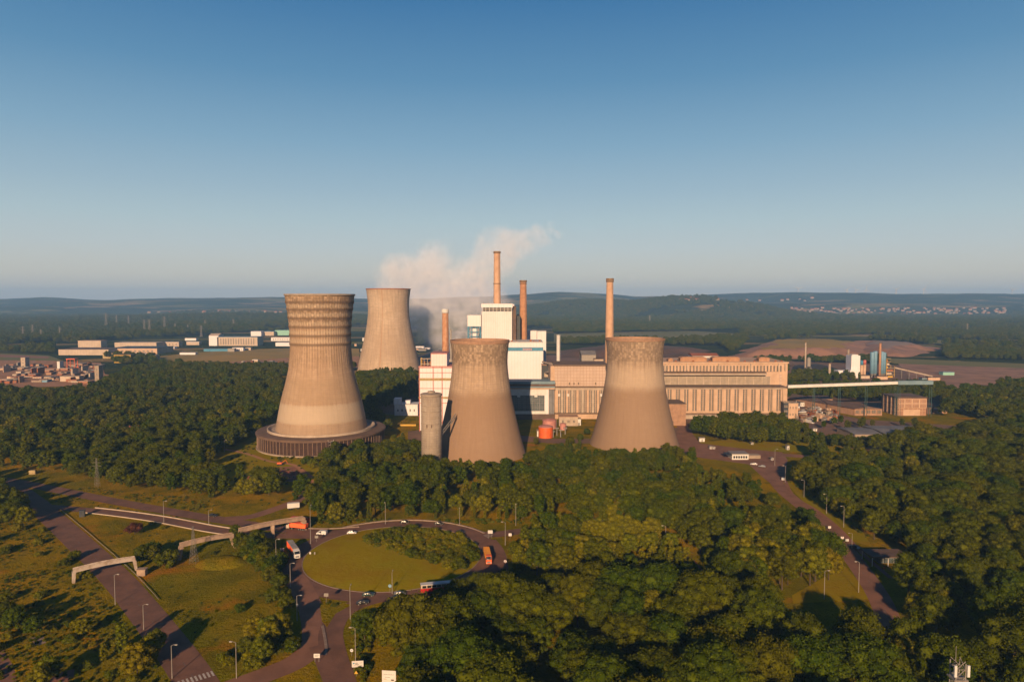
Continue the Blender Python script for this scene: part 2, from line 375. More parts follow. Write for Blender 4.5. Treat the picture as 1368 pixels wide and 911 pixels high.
M['leaf_crimson'] = leaf_mat('foliage_crimson', (.045,.015,.015), (.05,.018,.012), (.07,.03,.02))

# ------------------------------------------------------------------ the ground
def poly_ground(name, pts, m, z=.05, kind='structure'):
    P = [G(*p) for p in pts]
    mb = MB(); mb.add([(x, y, z) for x, y in P], [tuple(range(len(P)))])
    me = bpy.data.meshes.new(name); me.from_pydata(mb.v, [], mb.f); me.materials.append(m)
    me.update()
    if me.polygons[0].normal.z < 0: me.flip_normals()
    return tag(link(bpy.data.objects.new(name, me)), kind=kind)
ys = list(np.arange(-600, 2800, 200.))+list(np.arange(2800, 9000, 55.))+list(np.arange(9000, 12001, 500.))
xs = list(np.arange(-11000, 11001, 75.))
gx, gy = np.meshgrid(xs, ys); gz = H(gx, gy)
me = bpy.data.meshes.new('terrain'); nx, ny = len(xs), len(ys)
vv = np.stack([gx, gy, gz], -1).reshape(-1, 3)
idx = (np.arange(ny-1)[:, None]*nx+np.arange(nx-1)[None]).reshape(-1)
me.from_pydata(vv.tolist(), [], np.stack([idx, idx+1, idx+nx+1, idx+nx], -1).tolist()); me.materials.append(M['terrain'])
me.polygons.foreach_set('use_smooth', [True]*len(me.polygons))
tag(link(bpy.data.objects.new('terrain', me)), kind='structure')
mb = MB(); mb.add([(-1300,-400,.03),(1300,-400,.03),(1300,1010,.03),(-1300,1010,.03)], [(0,1,2,3)])
struct('ground', mb, M['meadow'])

def catmull(P, n=8):
    P = [np.array(p, float) for p in P]; out = []
    Q = [2*P[0]-P[1]]+P+[2*P[-1]-P[-2]]
    for i in range(1, len(Q)-2):
        for k in range(n):
            t = k/n
            out.append(.5*((2*Q[i])+(-Q[i-1]+Q[i+1])*t+(2*Q[i-1]-5*Q[i]+4*Q[i+1]-Q[i+2])*t*t+(-Q[i-1]+3*Q[i]-3*Q[i+1]+Q[i+2])*t**3))
    out.append(P[-1]); return np.array(out)
ROADS = []
def ribbon(P, off, wd, z0, z1, mb):
    d = np.gradient(P, axis=0); d /= np.linalg.norm(d, axis=1)[:, None]+1e-9; n = np.stack([-d[:, 1], d[:, 0]], 1)
    wd = np.asarray(wd, float)*np.ones(len(P))
    L = P+n*(off+wd/2)[:, None] if np.ndim(off) else P+n*(off+wd/2)[:, None]
    Rr = P+n*(off-wd/2)[:, None]
    k = len(P)
    if z1 is None:
        mb.add([(*p, z0) for p in Rr]+[(*p, z0) for p in L], [(i, i+1, k+i+1, k+i) for i in range(k-1)])
    else:
        mb.add([(*p, z0) for p in Rr]+[(*p, z0) for p in L]+[(*p, z1) for p in Rr]+[(*p, z1) for p in L],
               [(2*k+i, 2*k+i+1, 3*k+i+1, 3*k+i) for i in range(k-1)]+[(i, i+1, 2*k+i+1, 2*k+i) for i in range(k-1)]+[(k+i+1, k+i, 3*k+i, 3*k+i+1) for i in range(k-1)])
    return mb
def road(name, pts, wd, z, m='asphalt', kerb=False, clear=True, wend=None):
    P = catmull([G(*p) for p in pts])
    ww = np.linspace(wd, wend or wd, len(P))
    struct(name, ribbon(P, np.zeros(len(P)), ww, z, None, MB()), M[m])
    if clear: ROADS.append((P, wd/2))
    if kerb:
        mb = MB(); ribbon(P, ww/2+.15, .3, 0, z+.12, mb); ribbon(P, -ww/2-.15, .3, 0, z+.12, mb); struct('kerb', mb, M['kerb'])
    return P
# diagonal road in the lower left
P1 = road('road', [(280,945),(257,903),(215,845),(158,775),(108,727),(72,694),(42,668),(10,648),(-60,622)], 11.0, .060)
# upper road and its side branch
P2 = road('road', [(-120,622),(0,640),(60,651),(150,669),(250,687),(318,698),(380,707),(440,713)], 8.5, .066)
road('road', [(300,693),(335,690),(370,679),(400,668),(425,660)], 7.0, .072, 'asphalt2')
# middle slip road with concrete barriers
P3 = road('road', [(52,676),(90,679),(150,685),(215,694),(290,708),(345,714),(400,716),(450,716)], 7.0, .078)
# approach past the gate to the ring
road('road', [(380,706),(430,711),(480,711),(520,705)], 9.0, .084)
# roundabout
RC, RI, RO = (-51.5, 290.9), 38.2, 46.5
def ring(name, r0, r1, z0, z1, m, n=96, kind='structure'):
    mb = MB(); A = [2*math.pi*i/n for i in range(n)]
    c = lambda r, z: [(RC[0]+math.cos(a)*r, RC[1]+math.sin(a)*r, z) for a in A]
    if z1 is None: mb.add(c(r0, z0)+c(r1, z0), [(i, n+i, n+(i+1) % n, (i+1) % n) for i in range(n)])
    else: mb.add(c(r0, z0)+c(r0, z1)+c(r1, z1)+c(r1, z0), [(k*n+(i+1) % n, k*n+i, (k+1)*n+i, (k+1)*n+(i+1) % n) for k in range(3) for i in range(n)])
    return struct(name, mb, m)
ring('roundabout_road', RI, RO, .090, None, M['asphalt'])
ring('kerb', RI-.35, RI, 0, .21, M['kerb'])
mb = MB(); n = 96; rr = [(RI-.35, .10), (RI-4, .35), (RI-14, .9), (0.01, 1.2)]
mb.lathe(RC[0], RC[1], rr, n, cap=False); struct('roundabout_lawn', mb, M['lawn'], sm=True)
ROADS.append((np.array([[RC[0]+math.cos(a)*41, RC[1]+math.sin(a)*41] for a in np.linspace(0, 6.3, 60)]), 4.6))
# exits of the roundabout
P4 = road('road', [(392,770),(404,788),(415,812),(421,840),(418,862),(395,884),(350,903),(290,925),(200,960)], 8.6, .096, 'asphalt2')
P5 = road('road', [(512,797),(480,806),(455,820),(442,845),(446,875),(455,905),(466,945)], 8.0, .102)
P6 = road('road', [(425,862),(436,885),(448,915),(455,950)], 6.0, .108)
P7 = road('road', [(615,706),(650,714),(700,709),(760,701),(830,697)], 7.5, .114)
P8 = road('road', [(650,722),(660,736),(664,752),(668,775),(690,800)], 9.0, .120)
P9 = road('red_path', [(800,704),(850,712),(885,724),(915,743),(935,766),(948,800)], 4.2, .05, 'redgravel')
# access road to the plant gate
P10 = road('road', [(1195,850),(1178,805),(1160,775),(1135,740),(1112,710),(1080,683),(1048,657),(1028,633),(1008,612),(975,600)], 8.2, .060, 'asphalt2')
road('footpath', [(1190,772),(1150,737),(1120,705),(1090,681),(1060,662),(1048,640)], 2.0, .05, 'redgravel', clear=False)
road('road', [(905,560),(915,575),(925,592),(960,600),(1020,606),(1110,611),(1200,612)], 10, .066, 'asphalt2')
poly_ground('forecourt', [(905,575),(922,575),(935,592),(1000,600),(1045,604),(1052,614),(1050,636),(1042,655),(1022,640),(1000,620),(940,612),(900,606)], M['asphalt2'], .045)
poly_ground('service_yard', [(545,576),(600,570),(735,586),(790,586),(905,571),(905,560),(1052,556),(1060,540),(1150,560),(1300,570),(1300,600),(1150,605),(1060,562),(925,575),(900,600),(800,592),(740,592),(700,590),(545,590)], M['yard'], .035)
poly_ground('rear_yard', [(500,552),(560,556),(1050,556),(1300,540),(1260,490),(950,478),(720,474),(600,462),(545,480),(470,500)], M['yard'], .041)
# meadow tracks and red ground by the big tower
road('track', [(300,600),(330,606),(360,616),(395,622),(412,640),(430,648)], 3.2, .05, 'dirt', clear=False)
road('track', [(345,628),(375,634),(412,642),(405,655),(402,668)], 3.5, .055, 'redgravel', clear=False)
poly_ground('red_ground', [(360,625),(400,622),(418,636),(410,645),(372,642),(355,634)], M['redgravel'], .045)
poly_ground('tower_lawn', [(262,640),(280,612),(330,588),(345,582),(350,600),(470,620),(478,645),(440,652),(400,650),(350,645),(300,650)], M['lawn'], .038)
poly_ground('dirt_lot', [(-60,860),(5,868),(18,890),(28,935),(-60,940)], M['asphalt2'], .05)
poly_ground('dirt_lot', [(28,925),(60,903),(100,893),(98,905),(60,930)], M['redgravel'], .05)
poly_ground('gravel_patch', [(40,852),(58,850),(62,858),(48,863)], M['kerb'], .05)
poly_ground('verge', [(1058,795),(1112,765),(1130,758),(1160,790),(1165,800),(1060,806)], M['lawn'], .04)
poly_ground('verge', [(1075,672),(1050,645),(1062,642),(1100,668),(1150,706),(1165,730),(1135,722),(1110,698)], M['lawn'], .046)
poly_ground('lawn', [(930,592),(1060,577),(1130,595),(1110,606),(1020,602),(950,597)], M['lawn'], .042)
# splitter islands and medians
poly_ground('verge', [(427,806),(450,803),(470,808),(448,820),(437,838),(430,830)], M['meadow'], .128)
poly_ground('traffic_island', [(645,715),(652,713.5),(660,714),(655,717.5),(652,719)], M['kerb'], .15)
struct('median_kerb', ribbon(catmull([G(431,836), G(434,852), G(436,868), G(434,876)]), np.zeros(25), .9, .05, .28, MB()), M['kerb'])
# crosswalk
mb = MB(); t = (P1[6]-P1[2]); t = t/np.linalg.norm(t); nn = np.array([-t[1], t[0]]); c0 = np.array(G(262, 906))
for k in range(9):
    p = c0+nn*(k-4)*1.12
    q = [p-t*1.6-nn*.28, p+t*1.6-nn*.28, p+t*1.6+nn*.28, p-t*1.6+nn*.28]
    mb.add([(*a, .066) for a in q], [(0, 3, 2, 1)])
struct('crosswalk', mb, M['paint'])
# worn lane lines
def dashes(P, off, z, L=3, gap=6, wd=.16):
    mb = MB(); s = np.concatenate([[0], np.cumsum(np.linalg.norm(np.diff(P, axis=0), axis=1))]); k = 0.0
    d = np.gradient(P, axis=0); d /= np.linalg.norm(d, axis=1)[:, None]; n = np.stack([-d[:, 1], d[:, 0]], 1); Q = P+n*off
    f = lambda u: np.array([np.interp(u, s, Q[:, 0]), np.interp(u, s, Q[:, 1])])
    while k+L < s[-1]:
        a, b = f(k), f(k+L); t = (b-a)/np.linalg.norm(b-a); m = np.array([-t[1], t[0]])*wd/2
        mb.add([(*(a-m), z), (*(b-m), z), (*(b+m), z), (*(a+m), z)], [(0, 1, 2, 3)]); k += L+gap
    return mb
faint = mat('worn_paint', (.2,.17,.155), (.12,.1,.09), 1.2, .9)
struct('road_markings', dashes(P1, 0, .066), faint); struct('road_markings', dashes(P2, 0, .072), faint)
struct('road_markings', dashes(P10, 0, .066), faint)
# concrete crash barriers of the slip road and the ring's outer kerb
mb = MB(); ribbon(P3[12:36], -4.1, .3, 0, .5, mb); solo('crash_barrier', mb, M['concrete_light'], 'long pale concrete barrier along the near edge of the slip road', 'barrier')
mb = MB(); ribbon(P3[12:38], 4.1, .35, 0, .55, mb); solo('crash_barrier', mb, M['concrete_light'], 'long pale concrete barrier between the slip road and the upper road', 'barrier')
mb = MB(); a = np.linspace(R(36), R(132), 40); Q = np.array([[RC[0]+math.cos(u)*(RO+.9), RC[1]+math.sin(u)*(RO+.9)] for u in a])
Q = np.concatenate([[[0, 340.5]], Q[::1], [[-96, 334.5], [-110, 332.5], [-122, 333]]]) if False else Q
ribbon(Q, 0, .7, 0, .5, mb); struct('kerb', mb, M['kerb'])
mb = MB(); ribbon(catmull([G(400,706), G(440,706.5), G(480,704)]), 0, .5, 0, .5, mb); struct('kerb', mb, M['kerb'])
P = P1[20:44]; mb = MB(); ribbon(P, -6.4, .08, .35, .55, mb)
solo('guard_rail', mb, M['grey'], 'low grey guard rail along the right edge of the diagonal road', 'guard rail')
# fields and bare land farther off
poly_ground('field', [(205,477),(250,472),(330,467),(440,464),(480,466),(480,485),(395,484),(300,490),(215,488)], M['field'], .30)
poly_ground('bare_strip', [(213,484),(300,484),(400,477),(480,476),(480,492),(395,492),(330,497),(262,493)], M['dirt'], .36)
poly_ground('field', [(-200,470),(0,472),(65,475),(85,482),(0,486),(-200,490)], M['field_green'], .30)
poly_ground('bare_strip', [(-200,474),(0,474),(66,476.5),(64,479),(0,477),(-200,477)], M['redgravel'], .36)
poly_ground('industrial_yard', [(-200,480),(60,482),(135,485),(140,500),(165,504),(130,516),(0,518),(-200,520)], M['dirt'], .42)
poly_ground('bare_land', [(1198,484),(1280,482),(1368,492),(1500,495),(1500,500),(1368,516),(1335,528),(1262,524),(1225,515)], M['spoil'], .30)
poly_ground('field', [(740,446),(900,441),(990,446),(990,452),(900,455),(740,458)], M['field_green'], .3)
poly_ground('field', [(1250,454),(1368,460),(1500,462),(1500,466),(1368,466),(1240,459)], M['field_green'], .3)
poly_ground('field', [(1170,478),(1368,486),(1500,488),(1500,494),(1368,492),(1195,486)], M['field_green'], .33)
# spoil heaps: raised ground with flat tops
def heap(name, poly, h, slope, m, m2=None, seed=0, top=None, off=0.0):
    P = np.array([G(*p) for p in poly]); x0, y0 = P.min(0)-slope; x1, y1 = P.max(0)+slope
    nx = 70; ny = 46; X, Y = np.meshgrid(np.linspace(x0, x1, nx), np.linspace(y0, y1, ny))
    D = -np.ones_like(X)*1e9; ins = inpoly(X, Y, P)
    dist = np.full(X.shape, 1e9)
    for i in range(len(P)):
        a, b = P[i], P[(i+1) % len(P)]; ab = b-a; t = np.clip(((X-a[0])*ab[0]+(Y-a[1])*ab[1])/(ab@ab), 0, 1)
        dist = np.minimum(dist, np.hypot(X-a[0]-t*ab[0], Y-a[1]-t*ab[1]))
    s = np.where(ins, dist, -dist)+(vnoise(X, Y, 45, seed)-.5)*slope*.7
    Z = off+np.clip(s/slope, -.2, 1)*h*(1+.18*(vnoise(X, Y, 90, seed+3)-.5))+(vnoise(X, Y, 18, seed+1)-.5)*h*.12
    me = bpy.data.meshes.new(name); idx = (np.arange(ny-1)[:, None]*nx+np.arange(nx-1)[None]).reshape(-1)
    me.from_pydata(np.stack([X, Y, Z], -1).reshape(-1, 3).tolist(), [], np.stack([idx, idx+1, idx+nx+1, idx+nx], -1).tolist())
    me.materials.append(m); me.update()
    if m2:
        me.materials.append(m2)
        for p in me.polygons:
            if p.normal.z > .985 and p.center.z > h*.8: p.material_index = 1
    me.polygons.foreach_set('use_smooth', [True]*len(me.polygons))
    return tag(link(bpy.data.objects.new(name, me)), kind='structure')
def inpoly(X, Y, P):
    X = np.asarray(X); Y = np.asarray(Y); c = np.zeros(X.shape, bool); j = len(P)-1
    for i in range(len(P)):
        xi, yi = P[i]; xj, yj = P[j]
        if yi != yj: c ^= ((yi > Y) != (yj > Y)) & (X < (xj-xi)*(Y-yi)/(yj-yi)+xi)
        j = i
    return c
heap('spoil_heap', [(975,478),(1060,480),(1160,478),(1185,466),(1100,459),(1010,461)], 17, 60, M['spoil'], M['field'], 2)
heap('spoil_heap', [(1150,478),(1230,475),(1260,466),(1170,459),(1120,460)], 14, 70, M['spoil'], M['kerb'], 5)
heap('coal_heap', [(735,478),(820,480),(930,484),(960,478),(930,468),(830,464),(760,466)], 16, 90, M['coal'], None, 4)
heap('coal_heap', [(1055,500),(1110,502),(1125,492),(1060,486)], 9, 40, M['blackcoal'], None, 6)

# ------------------------------------------------------------------ trees
def ico(sub):
    import bmesh
    bm = bmesh.new(); bmesh.ops.create_icosphere(bm, subdivisions=sub, radius=1)
    v = np.array([x.co[:] for x in bm.verts]); f = np.array([[x.index for x in g.verts] for g in bm.faces]); bm.free(); return v, f
ICOV, ICOF = ico(2)
def make_crown(seed, h, r, nl, lr, cards, csize, z0=.22, style='round'):
    g = np.random.default_rng(seed); V = []; F3 = []; F4 = []; nb = 0
    L = []
    for k in range(nl):
        if style == 'column':
            t = (k+.5)/nl; z = h*(z0+(.93-z0)*t); rad = r*(.35+.75*math.sin(math.pi*min(1, .15+t*.8)))*.6; a = k*2.4+g.random()
            L.append((math.cos(a)*rad*g.uniform(.5, 1), math.sin(a)*rad*g.uniform(.5, 1), z, lr*g.uniform(.7, 1.1)))
        else:
            t = (k+.5)/nl; cz = 1-1.55*t; s = math.sqrt(max(0, 1-cz*cz)); a = k*2.39996+g.uniform(-.3, .3)
            q = g.choice([g.uniform(.3, .7), g.uniform(.72, 1.0), g.uniform(.85, 1.08)])
            zc = h*(1+z0)/2; hz = h*(1-z0)/2-lr*.6
            L.append((math.cos(a)*s*(r-lr*.7)*q, math.sin(a)*s*(r-lr*.7)*q, zc+cz*hz*g.uniform(.68, 1.12), lr*g.uniform(.6, 1.35)*(1.1 if cz > .3 else .95)))
    for (x, y, z, s) in L:
        c = np.array([x, y, z]); sq = np.array([1, 1, .8])
        nz = 1+.22*(np.sin(ICOV[:, 0]*5+seed+x)*np.cos(ICOV[:, 1]*4+y)+g.uniform(-.4, .4, len(ICOV)))
        V.append(c+ICOV*(s*.70*nz)[:, None]*sq); F3.append(ICOF+nb); nb += len(ICOV)
        m = int(cards*s*s/(lr*lr)); d = g.normal(size=(m, 3)); d /= np.linalg.norm(d, axis=1)[:, None]
        rr = s*g.uniform(.62, 1.16, m)*(1+.25*np.sin(d[:, 0]*6+x+seed)*np.sin(d[:, 1]*5+y)*np.cos(d[:, 2]*4))
        p = c+d*rr[:, None]*sq
        nrm = d*.75+g.normal(size=(m, 3))*.6+np.array([0, 0, .2]); nrm /= np.linalg.norm(nrm, axis=1)[:, None]
        u = np.cross(nrm, g.normal(size=(m, 3))); u /= np.linalg.norm(u, axis=1)[:, None]+1e-9; w_ = np.cross(nrm, u)
        sz = (csize*g.uniform(.6, 1.35, m))[:, None]/2; asp = g.uniform(.55, 1, m)[:, None]
        V.append(np.stack([p-u*sz-w_*sz*asp*.3, p+w_*sz*-asp, p+u*sz+w_*sz*asp*.2, p+w_*sz*asp], 1).reshape(-1, 3))
        F4.append(np.arange(m*4).reshape(-1, 4)+nb); nb += m*4
    V = np.concatenate(V); F3 = np.concatenate(F3); F4 = np.concatenate(F4)
    me = bpy.data.meshes.new('crown'); me.vertices.add(len(V)); me.vertices.foreach_set('co', V.astype('f').ravel())
    li = np.concatenate([F3.ravel(), F4.ravel()]); ls = np.concatenate([np.arange(len(F3))*3, len(F3)*3+np.arange(len(F4))*4])
    me.loops.add(len(li)); me.loops.foreach_set('vertex_index', li.astype('i'))
    me.polygons.add(len(ls)); me.polygons.foreach_set('loop_start', ls.astype('i'))
    me.update(calc_edges=True); me.validate(); return me
def make_trunk(seed, h, r, z0):
    g = random.Random(seed); mb = MB(); tr = max(.12, h*.018)
    mb.lathe(0, 0, [(tr*1.5, -.2), (tr*1.05, h*.06), (tr*.8, h*.35), (tr*.5, h*.6), (tr*.15, h*.85)], 7, cap=False)
    for k in range(6):
        a = k*2.4+g.random(); zb = h*g.uniform(.22, .5)
        mb.bar((0, 0, zb), (math.cos(a)*r*.6, math.sin(a)*r*.6, zb+h*g.uniform(.12, .3)), tr*.35, 5, tr*.1)
    return mesh('trunk', mb, M['bark'])
#        key     seed h   r    lobes lr   cards csize z0  style   mat
SPEC = {'oak1': (1, 16, 8.0, 74, 1.75, 150, .46, .16, 'round', 'leaf_dark'), 'oak2': (2, 15, 7.2, 60, 1.75, 150, .46, .14, 'round', 'leaf_dark'),
        'oak3': (3, 17, 8.6, 90, 1.65, 140, .45, .18, 'round', 'leaf_mid'), 'beech': (4, 15, 6.2, 52, 1.5, 140, .42, .08, 'round', 'leaf_mid'),
        'ash': (5, 17, 5.2, 46, 1.5, 140, .42, .10, 'round', 'leaf_dark'), 'maple': (6, 13, 5.6, 44, 1.4, 130, .42, .10, 'round', 'leaf_light'),
        'birch': (7, 13, 3.6, 34, 1.1, 110, .36, .06, 'column', 'leaf_light'), 'poplar': (8, 17, 3.4, 38, 1.3, 130, .38, .05, 'column', 'leaf_mid'),
        'bush': (9, 4.2, 3.2, 20, 1.0, 130, .34, -.15, 'round', 'leaf_mid'), 'scrub': (10, 3.2, 2.8, 18, .9, 120, .32, -.2, 'round', 'leaf_light'),
        'oak4': (12, 14, 7.6, 56, 1.9, 170, .5, .12, 'round', 'leaf_mid'), 'crimson': (13, 5.5, 4.0, 24, 1.3, 130, .4, .05, 'round', 'leaf_crimson')}
CAT = {'bush': 'shrub', 'scrub': 'shrub'}
NAME = {'birch': 'slender_tree', 'poplar': 'slender_tree', 'bush': 'bush', 'scrub': 'bush'}
LOOK = {'oak1': 'broad lumpy dark green', 'oak2': 'wide round-topped dark green', 'oak3': 'large spreading mid green', 'oak4': 'broad flat-topped mid green', 'beech': 'rounded mid green',
        'ash': 'tall narrow dark green', 'maple': 'yellowish round', 'birch': 'slim pale yellow-green', 'poplar': 'slim tall mid green', 'bush': 'dense green', 'scrub': 'low yellowish', 'crimson': 'dark crimson'}
KEYS = list(SPEC); PROTO = {}
def inst_tree(key, x, y, s, label, group=None, cat=None, zz=0.0):
    if key not in PROTO:
        seed, h, r, nl, lr, cards, cs, z0, st, mt = SPEC[key]
        o = thing(NAME.get(key, 'broadleaf_tree'), label, cat or CAT.get(key, 'tree'))
        cm = make_crown(seed, h, r, nl, lr, cards, cs, z0, st); cm.materials.append(M[mt])
        c = link(bpy.data.objects.new('crown', cm), o); link(bpy.data.objects.new('trunk', make_trunk(seed, h, r, z0)), o)
        PROTO[key] = (o, c); 
    else: o = copy_tree(PROTO[key][0])
    o.location = (x, y, zz-.1); o.rotation_euler.z = random.uniform(0, 6.28); k = random.uniform(.92, 1.1); o.scale = (s*k, s*k, s)
    tag(o, label, cat or CAT.get(key, 'tree'))
    if group: o['group'] = group
    elif 'group' in o: del o['group']
    return o
TREES = []      # (x, y, key, scale, phrase)
EXC = [(-147.4, 525, 52), (-23.1, 490, 34), (94.6, 524, 35), (-53, 447, 9), (-195, 1080, 53), (104.0, 154, 8)]     # round footprints
BOX = []
def region(poly, sp, mixk, smin, smax, phrase, clear=1.0, dens=1.0):
    P = np.array([G(*p) for p in poly]); x0, y0 = P.min(0); x1, y1 = P.max(0)
    X, Y = np.meshgrid(np.arange(x0, x1, sp), np.arange(y0, y1, sp*.87)); X = X+(np.arange(X.shape[0]) % 2)[:, None]*sp/2
    X = X+rng.uniform(-.36, .36, X.shape)*sp; Y = Y+rng.uniform(-.36, .36, X.shape)*sp
    ok = inpoly(X, Y, P) & (rng.random(X.shape) < dens); X, Y = X[ok], Y[ok]
    ks = list(mixk); pr = np.array([mixk[k] for k in ks]); pr = pr/pr.sum()
    # species drift in clumps
    for x, y in zip(X, Y):
        big_ = float(vnoise(x, y, 38, 9))
        if sp > 8 and vnoise(x, y, 21, 12) < (.25 if sp > 12 else .15): continue
        v = (float(vnoise(x, y, 34, 2))*.65+rng.random()*.35); key = ks[int(np.searchsorted(np.cumsum(pr), min(.999, max(0, (v-.15)/.7))))]
        s = rng.uniform(smin, smax)*(.78+.42*big_)*(1.18 if rng.random() < .1 else 1); rad = SPEC[key][2]*s
        if any(math.hypot(x-a, y-b) < c+rad*.7 for a, b, c in EXC): continue
        if any(a-rad*.6 < x < b+rad*.6 and c-rad*.6 < y < d+rad*.6 for a, b, c, d in BOX): continue
        if any((np.hypot(Pr[:, 0]-x, Pr[:, 1]-y).min() < hw+rad*.8*clear) for Pr, hw in ROADS): continue
        TREES.append((x, y, key, s, phrase))

# ------------------------------------------------------------------ cooling towers
def shell(prof, n=144, thick=.9, ribs=0, ribz=0, rings=()):
    def densify(p):
        from bisect import bisect
        zs = [q[1] for q in p]; rs = [q[0] for q in p]; out = []
        z = zs[0]
        # monotone smooth interpolation through the measured radii
        P = catmull([(a, b) for a, b in p], 10)
        return [(float(a), float(b)) for a, b in P]
    P = densify(prof); mb = MB()
    def rf(r, z, a):
        d = 0
        if ribs and z > ribz: d += .28*(1 if math.cos(a*ribs) > .55 else 0)
        for q in rings:
            if abs(z-q) < .7: d += .45
        return r+d
    mb.lathe(0, 0, P+[(P[-1][0]-thick, P[-1][1])]+[(r-thick, z) for r, z in reversed(P)][1:], n, cap=False, rfun=rf if ribs or rings else None)
    return mb
# big one with the ring building
TX, TY = -147.4, 525
t1 = thing('cooling_tower', 'tallest near cooling tower, ribbed at the top, standing inside a dark ring building', 'cooling tower', (TX, TY, 0))
mt = tower_mat('tower_ribbed', (.50,.345,.232), (.58,.42,.295), (.21,.145,.095), 116, 92,
    bands=[(20.5, 34, (.56,.46,.35), .75), (34.5, 54, (.38,.27,.175), .5), (2, 20, (.38,.28,.20), .6)]+[(z-.9, z+.9, (.15,.10,.07), .75) for z in (78, 84.5, 91, 97.5, 104, 109.5)]+[(z+1.5, z+4.0, (.60,.50,.38), .35) for z in (78, 84.5, 91, 97.5, 104)],
    ribs=72, ribz=(52, 70))
sh = shell([(35.3, 5), (33.6, 17), (30.3, 34), (26.6, 48), (24.0, 60), (22.7, 72), (22.4, 82), (23.4, 98), (25.6, 114.5)], 288, 1.0, 72, 62, (78, 84.5, 91, 97.5, 104, 109.5))
part('shell', sh, mt, t1, True, local=True)
mb = MB(); n = 144
mb.lathe(0, 0, [(25.7, 114.5), (26.5, 114.6), (26.5, 115.8), (24.9, 115.8), (24.9, 114.5)], n, cap=False); part('rim', mb, M['concrete'], t1, local=True)
rg = thing('ring_building', 'low round dark louvred building with pale pillars around the ribbed cooling tower', 'building', (TX, TY, 0))
mb = MB(); mb.lathe(0, 0, [(47.2, 0), (47.2, 10.6)], 96, cap=False); part('ring_wall', mb, mat('ring_louvres', (.07,.035,.025), (.045,.025,.02), .5, .9), rg, local=True)
mb = MB(); mb.lathe(0, 0, [(48.4, 10.4), (48.6, 11.8), (47.4, 12.2), (40.5, 12.6), (40.5, 10.4)], 96, cap=False); part('roof', mb, mat('ring_roof', (.19,.12,.085), (.14,.09,.07), .2, .9), rg, local=True)
mb = MB(); mb.lathe(0, 0, [(40.3, 11.5), (40.3, 14.2), (39.4, 14.2), (37.5, 12.7), (34.2, 12.7)], 96, cap=False); part('collar', mb, M['concrete_light'], rg, local=True)
mb = MB(); mb.lathe(0, 0, [(48.4, .0), (48.4, 1.0), (47.1, 1.0)], 96, cap=False); part('plinth', mb, M['concrete'], rg, local=True)
for i in range(96):
    a = 2*math.pi*i/96
    if math.sin(a) > .35: continue
    mb = MB(); c, s = math.cos(a), math.sin(a)
    mb.bar((47.45*c, 47.45*s, .9), (47.45*c, 47.45*s, 10.5), .19, 4); part('pillar', mb, M['ring_pillar'], rg, local=True)
st = MB()
for k in range(10):
    a = -1.18; c, s = math.cos(a), math.sin(a); z = 1+k*1.05
    st.add([(c*48.9-s*(1.2 if k % 2 else -1.2)-s*.7, s*48.9+c*(1.2 if k % 2 else -1.2)+c*.7, z+.9), (c*50-s*(1.2 if k % 2 else -1.2)-s*.7, s*50+c*(1.2 if k % 2 else -1.2)+c*.7, z+.9),
            (c*50+s*(1.2 if k % 2 else -1.2)+s*.7, s*50-c*(1.2 if k % 2 else -1.2)-c*.7, z), (c*48.9+s*(1.2 if k % 2 else -1.2)+s*.7, s*48.9-c*(1.2 if k % 2 else -1.2)-c*.7, z)], [(0, 1, 2, 3)])
    st.bar((c*50-s*1.9, s*50+c*1.9, z), (c*50-s*1.9, s*50+c*1.9, z+2), .12, 4); st.bar((c*50+s*1.9, s*50-c*1.9, z), (c*50+s*1.9, s*50-c*1.9, z+2), .12, 4)
part('staircase', st, M['white_plain'], rg, local=True)
# back one
t2 = thing('cooling_tower', 'smooth pale cooling tower far behind with a thin rusty seam up its middle', 'cooling tower', (-195, 1080, 0))
m2 = tower_mat('tower_back', (.56,.42,.30), (.64,.50,.37), (.40,.29,.2), 130, 125, bands=[(20, 60, (.42,.31,.22), .4)], joint=True)
part('shell', shell([(49.4, 2.5), (44.2, 28), (38.2, 53), (34.2, 74), (32.2, 92), (32.3, 110), (34.6, 130)], 160, 1.0), m2, t2, True, local=True)
mb = MB(); mb.lathe(0, 0, [(34.6, 129), (35.2, 129.1), (35.2, 130.4), (33.6, 130.4), (33.6, 129)], 120, cap=False); part('rim', mb, M['rust'], t2, local=True)
for i in range(36):
    a = 2*math.pi*i/36; a2 = 2*math.pi*(i+.5*(1 if i % 2 else -1))/36; mb = MB()
    mb.bar((math.cos(a)*50, math.sin(a)*50, 0), (math.cos(a2)*49.0, math.sin(a2)*49.0, 2.8), .5, 6); part('raking_column', mb, M['concrete'], t2, local=True)
# the two shorter ones in front
m3 = tower_mat('tower_mottled', (.50,.36,.25), (.58,.43,.31), (.21,.15,.105), 83, 66, bands=[(-8, 46, (.31,.20,.13), .8)])
t3 = thing('cooling_tower', 'shorter brown cooling tower with a dark mottled crown beside the slim concrete silo', 'cooling tower', (-23.1, 490, 0))
part('shell', shell([(33.4, 0), (30.6, 9), (28.0, 19), (25.4, 30), (23.2, 40), (21.4, 51), (20.3, 60), (19.9, 67), (20.2, 74), (20.9, 80.5)], 144, .8), m3, t3, True, local=True)
mb = MB(); mb.lathe(0, 0, [(20.9, 80.4), (21.3, 80.6), (21.4, 82.6), (20.6, 82.7), (20.0, 80.4)], 120, cap=False); part('rim', mb, M['brick_plain'], t3, local=True)
m4 = tower_mat('tower_stained', (.47,.345,.25), (.54,.41,.30), (.22,.16,.115), 82, 65, bands=[(45, 61, (.56,.44,.33), .5), (-8, 45, (.31,.205,.135), .8)])
t4 = thing('cooling_tower', 'shorter grey brown cooling tower with a pale belt, in front of the long hall', 'cooling tower', (94.6, 524, 0))
